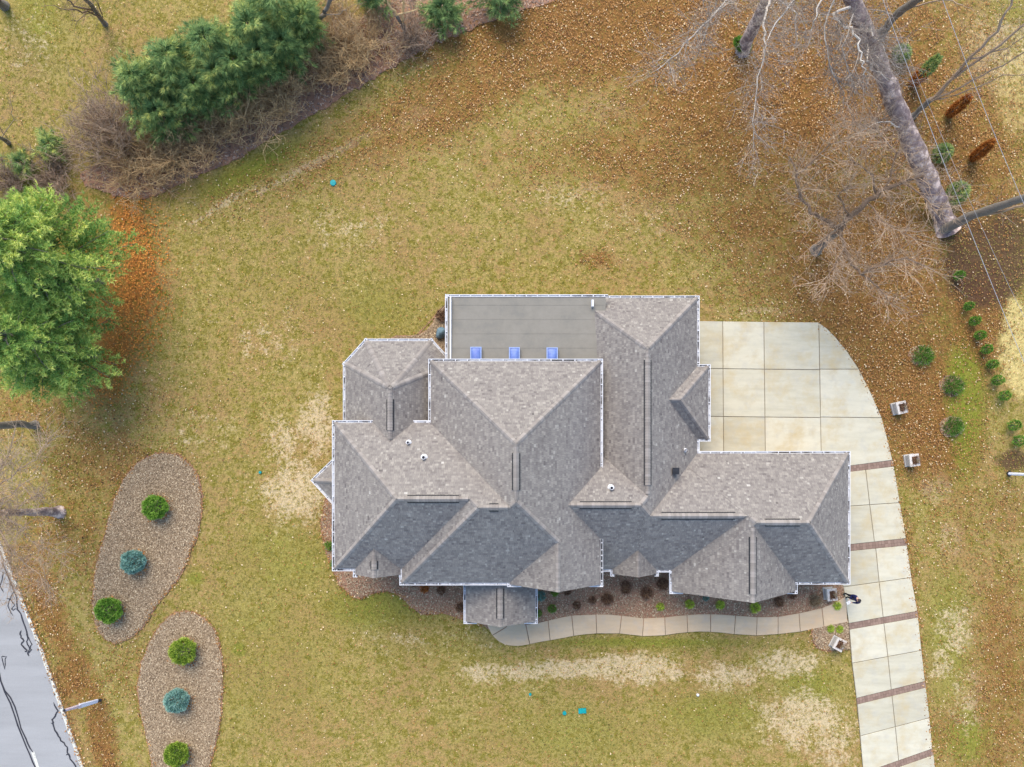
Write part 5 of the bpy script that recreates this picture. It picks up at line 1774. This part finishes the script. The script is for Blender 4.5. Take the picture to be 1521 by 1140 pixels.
    mb.box(c + ax * 0.072 - ay * 0.08 - az * 0.012, ax * 0.10, ay * 0.16, az * 0.015)
    for s in (-1, 1):
        mb.tube([c + ay * 0.06 * s + az * 0.018, c + ay * 0.06 * s + az * 0.045], [0.008, 0.010], 6)
    tag(mb.build('handset', M_white), 'pale handset held in both hands of the person in navy', 'remote control')
person()

# ------------------------------------------------------------------ leaf litter and grass (uncountable)
def keep_off(px, polys):
    k = np.ones(len(px), bool)
    for p in polys:
        k &= ~in_poly_np(px, p)
    return k
def litter(n, density, size, mat, name, tone_fn, off, blade=False, zoff=0.0):
    px = np.stack([rng.uniform(-60, 1580, n), rng.uniform(-60, 1200, n)], 1)
    dn = density(px[:, 0], px[:, 1])
    px = px[rng.uniform(0, 1, n) < dn]
    px = px[keep_off(px, off)]
    k = len(px)
    g = PX(px)
    th = rng.uniform(0, 2 * math.pi, k)
    l = rng.uniform(*size, k)
    wd = l * (rng.uniform(0.45, 0.8, k) if not blade else rng.uniform(0.15, 0.3, k))
    ux, uy = np.cos(th), np.sin(th)
    ta, tb = rng.normal(0, 0.35, k), rng.normal(0, 0.35, k)
    z0 = zoff + rng.uniform(0.0, 0.03, k)
    V = np.empty((k, 4, 3))
    for i, (a, b_) in enumerate(((-1, 0), (-0.1, -1), (1, 0), (-0.1, 1))):
        V[:, i, 0] = g[:, 0] + ux * l * a * 0.5 - uy * wd * b_ * 0.5
        V[:, i, 1] = g[:, 1] + uy * l * a * 0.5 + ux * wd * b_ * 0.5
        V[:, i, 2] = z0 + np.abs(ta * a + tb * b_) * l * 0.5 + 0.01
    mb = MB()
    mb.chunk(V.reshape(-1, 3), np.arange(k * 4).reshape(-1, 4), np.clip(tone_fn(px, k), 0, 1))
    o = mb.build(name, mat)
    return o
OFF = [DRIVE, WALKPOLY, ROAD, HOUSE_FP]
BEDS = [ISLAND1, ISLAND2, HOUSEBED, SMALLBED, BACKBED]
def clumpy(px, py):
    return (0.75 + 0.3 * np.sin(px * 0.031 + 1.7 * np.sin(py * 0.043)) * np.sin(py * 0.037 + np.sin(px * 0.027))) * (0.6 + 0.4 * np.sin(px * 0.11 + 2 * np.sin(py * 0.06)) * np.sin(py * 0.13 + 1.5 * np.sin(px * 0.05)))
def leaf_density(px, py):
    return np.clip(blobs(px, py, LEAF) ** 1.4 * clumpy(px, py) * 1.1 * (1 - 0.85 * np.clip(blobs(px, py, DARK_PATCH), 0, 1)) * (1 - 0.8 * np.clip(blobs(px, py, GREEN) - 0.7, 0, 1)) + 0.02, 0, 1)
o = litter(1150000, leaf_density, (0.045, 0.125), M_leaf, 'fallen_leaves', lambda p, k: rng.normal(0.5, 0.26, k) + 0.3 * np.clip(0.5 - blobs(p[:, 0], p[:, 1], LEAF), 0, 1), OFF + BEDS)
tag(o, 'scattered brown and tan fallen leaves over the lawn', 'leaves', kind='stuff')
def edge_leaves(curves, per_m, spread, mat, name, tmean):
    pts = []
    for c in curves:
        q = PX(c)
        for i in range(len(q) - 1):
            n = rng.poisson(np.linalg.norm(q[i + 1] - q[i]) * per_m)
            t = rng.uniform(0, 1, (n, 1))
            pts.append(q[i] * (1 - t) + q[i + 1] * t + rng.normal(0, spread, (n, 2)))
    g = np.concatenate(pts)
    k = len(g)
    th = rng.uniform(0, 6.283, k)
    l = rng.uniform(0.06, 0.15, k)
    V = np.empty((k, 4, 3))
    for i, (a, b_) in enumerate(((-1, 0), (-0.1, -0.6), (1, 0), (-0.1, 0.6))):
        V[:, i, 0] = g[:, 0] + np.cos(th) * l * a * 0.5 - np.sin(th) * l * b_ * 0.5
        V[:, i, 1] = g[:, 1] + np.sin(th) * l * a * 0.5 + np.cos(th) * l * b_ * 0.5
        V[:, i, 2] = 0.055 + rng.uniform(0.0, 0.04, k) + 0.3 * l * a * rng.normal(0, 0.4, k)
    mb = MB()
    mb.chunk(V.reshape(-1, 3), np.arange(k * 4).reshape(-1, 4), np.clip(rng.normal(tmean, 0.25, k), 0, 1))
    return mb.build(name, mat)
o = edge_leaves([ISLAND1 + ISLAND1[:1], ISLAND2 + ISLAND2[:1], HOUSEBED[:16], SMALLBED[:5], DRIVE_R, [(5, 815), (62, 960), (125, 1140)], [(9, 815), (66, 960), (129, 1140)]], 26, 0.13, M_leaf, 'edge_leaves', 0.55)
tag(o, 'brown leaves caught along the edges of the mulch beds, driveway and road', 'leaves', kind='stuff')
rings = []
for x, y, r in ((230, 754, 18), (197, 835, 17), (161, 907, 18), (271, 968, 19), (262, 1041, 17), (262, 1121, 17)):
    rings.append([(x + 5 + r * 0.95 * math.cos(t), y + 1 + r * 0.95 * math.sin(t)) for t in np.linspace(0, 6.3, 20)])
pn = edge_leaves([[(205, 290), (212, 400), (195, 500), (165, 590)], [(185, 300), (190, 400), (172, 500), (145, 590)], [(225, 330), (232, 430), (210, 520)]], 110, 0.6, M_rust, 'pine_needle_litter', 0.6)
tag(pn, 'rusty orange pine needles shed beside the large green pines', 'needles', kind='stuff')
o = edge_leaves(rings, 60, 0.13, M_rust, 'needle_litter', 0.55)
tag(o, 'rust coloured needles shed round the globe shrubs', 'needles', kind='stuff')
def grass_density(px, py):
    return np.clip(0.75 - 0.55 * blobs(px, py, LEAF) - 0.6 * blobs(px, py, NEEDLE), 0.05, 1)
o = litter(330000, grass_density, (0.07, 0.16), M_grass, 'grass', lambda p, k: 0.45 + 0.35 * blobs(p[:, 0], p[:, 1], DRY) - 0.3 * blobs(p[:, 0], p[:, 1], GREEN) + rng.normal(0, 0.27, k), OFF + BEDS + [HEDGEBED], True)
tag(o, 'short dormant yellow green grass of the lawn', 'grass', kind='stuff')
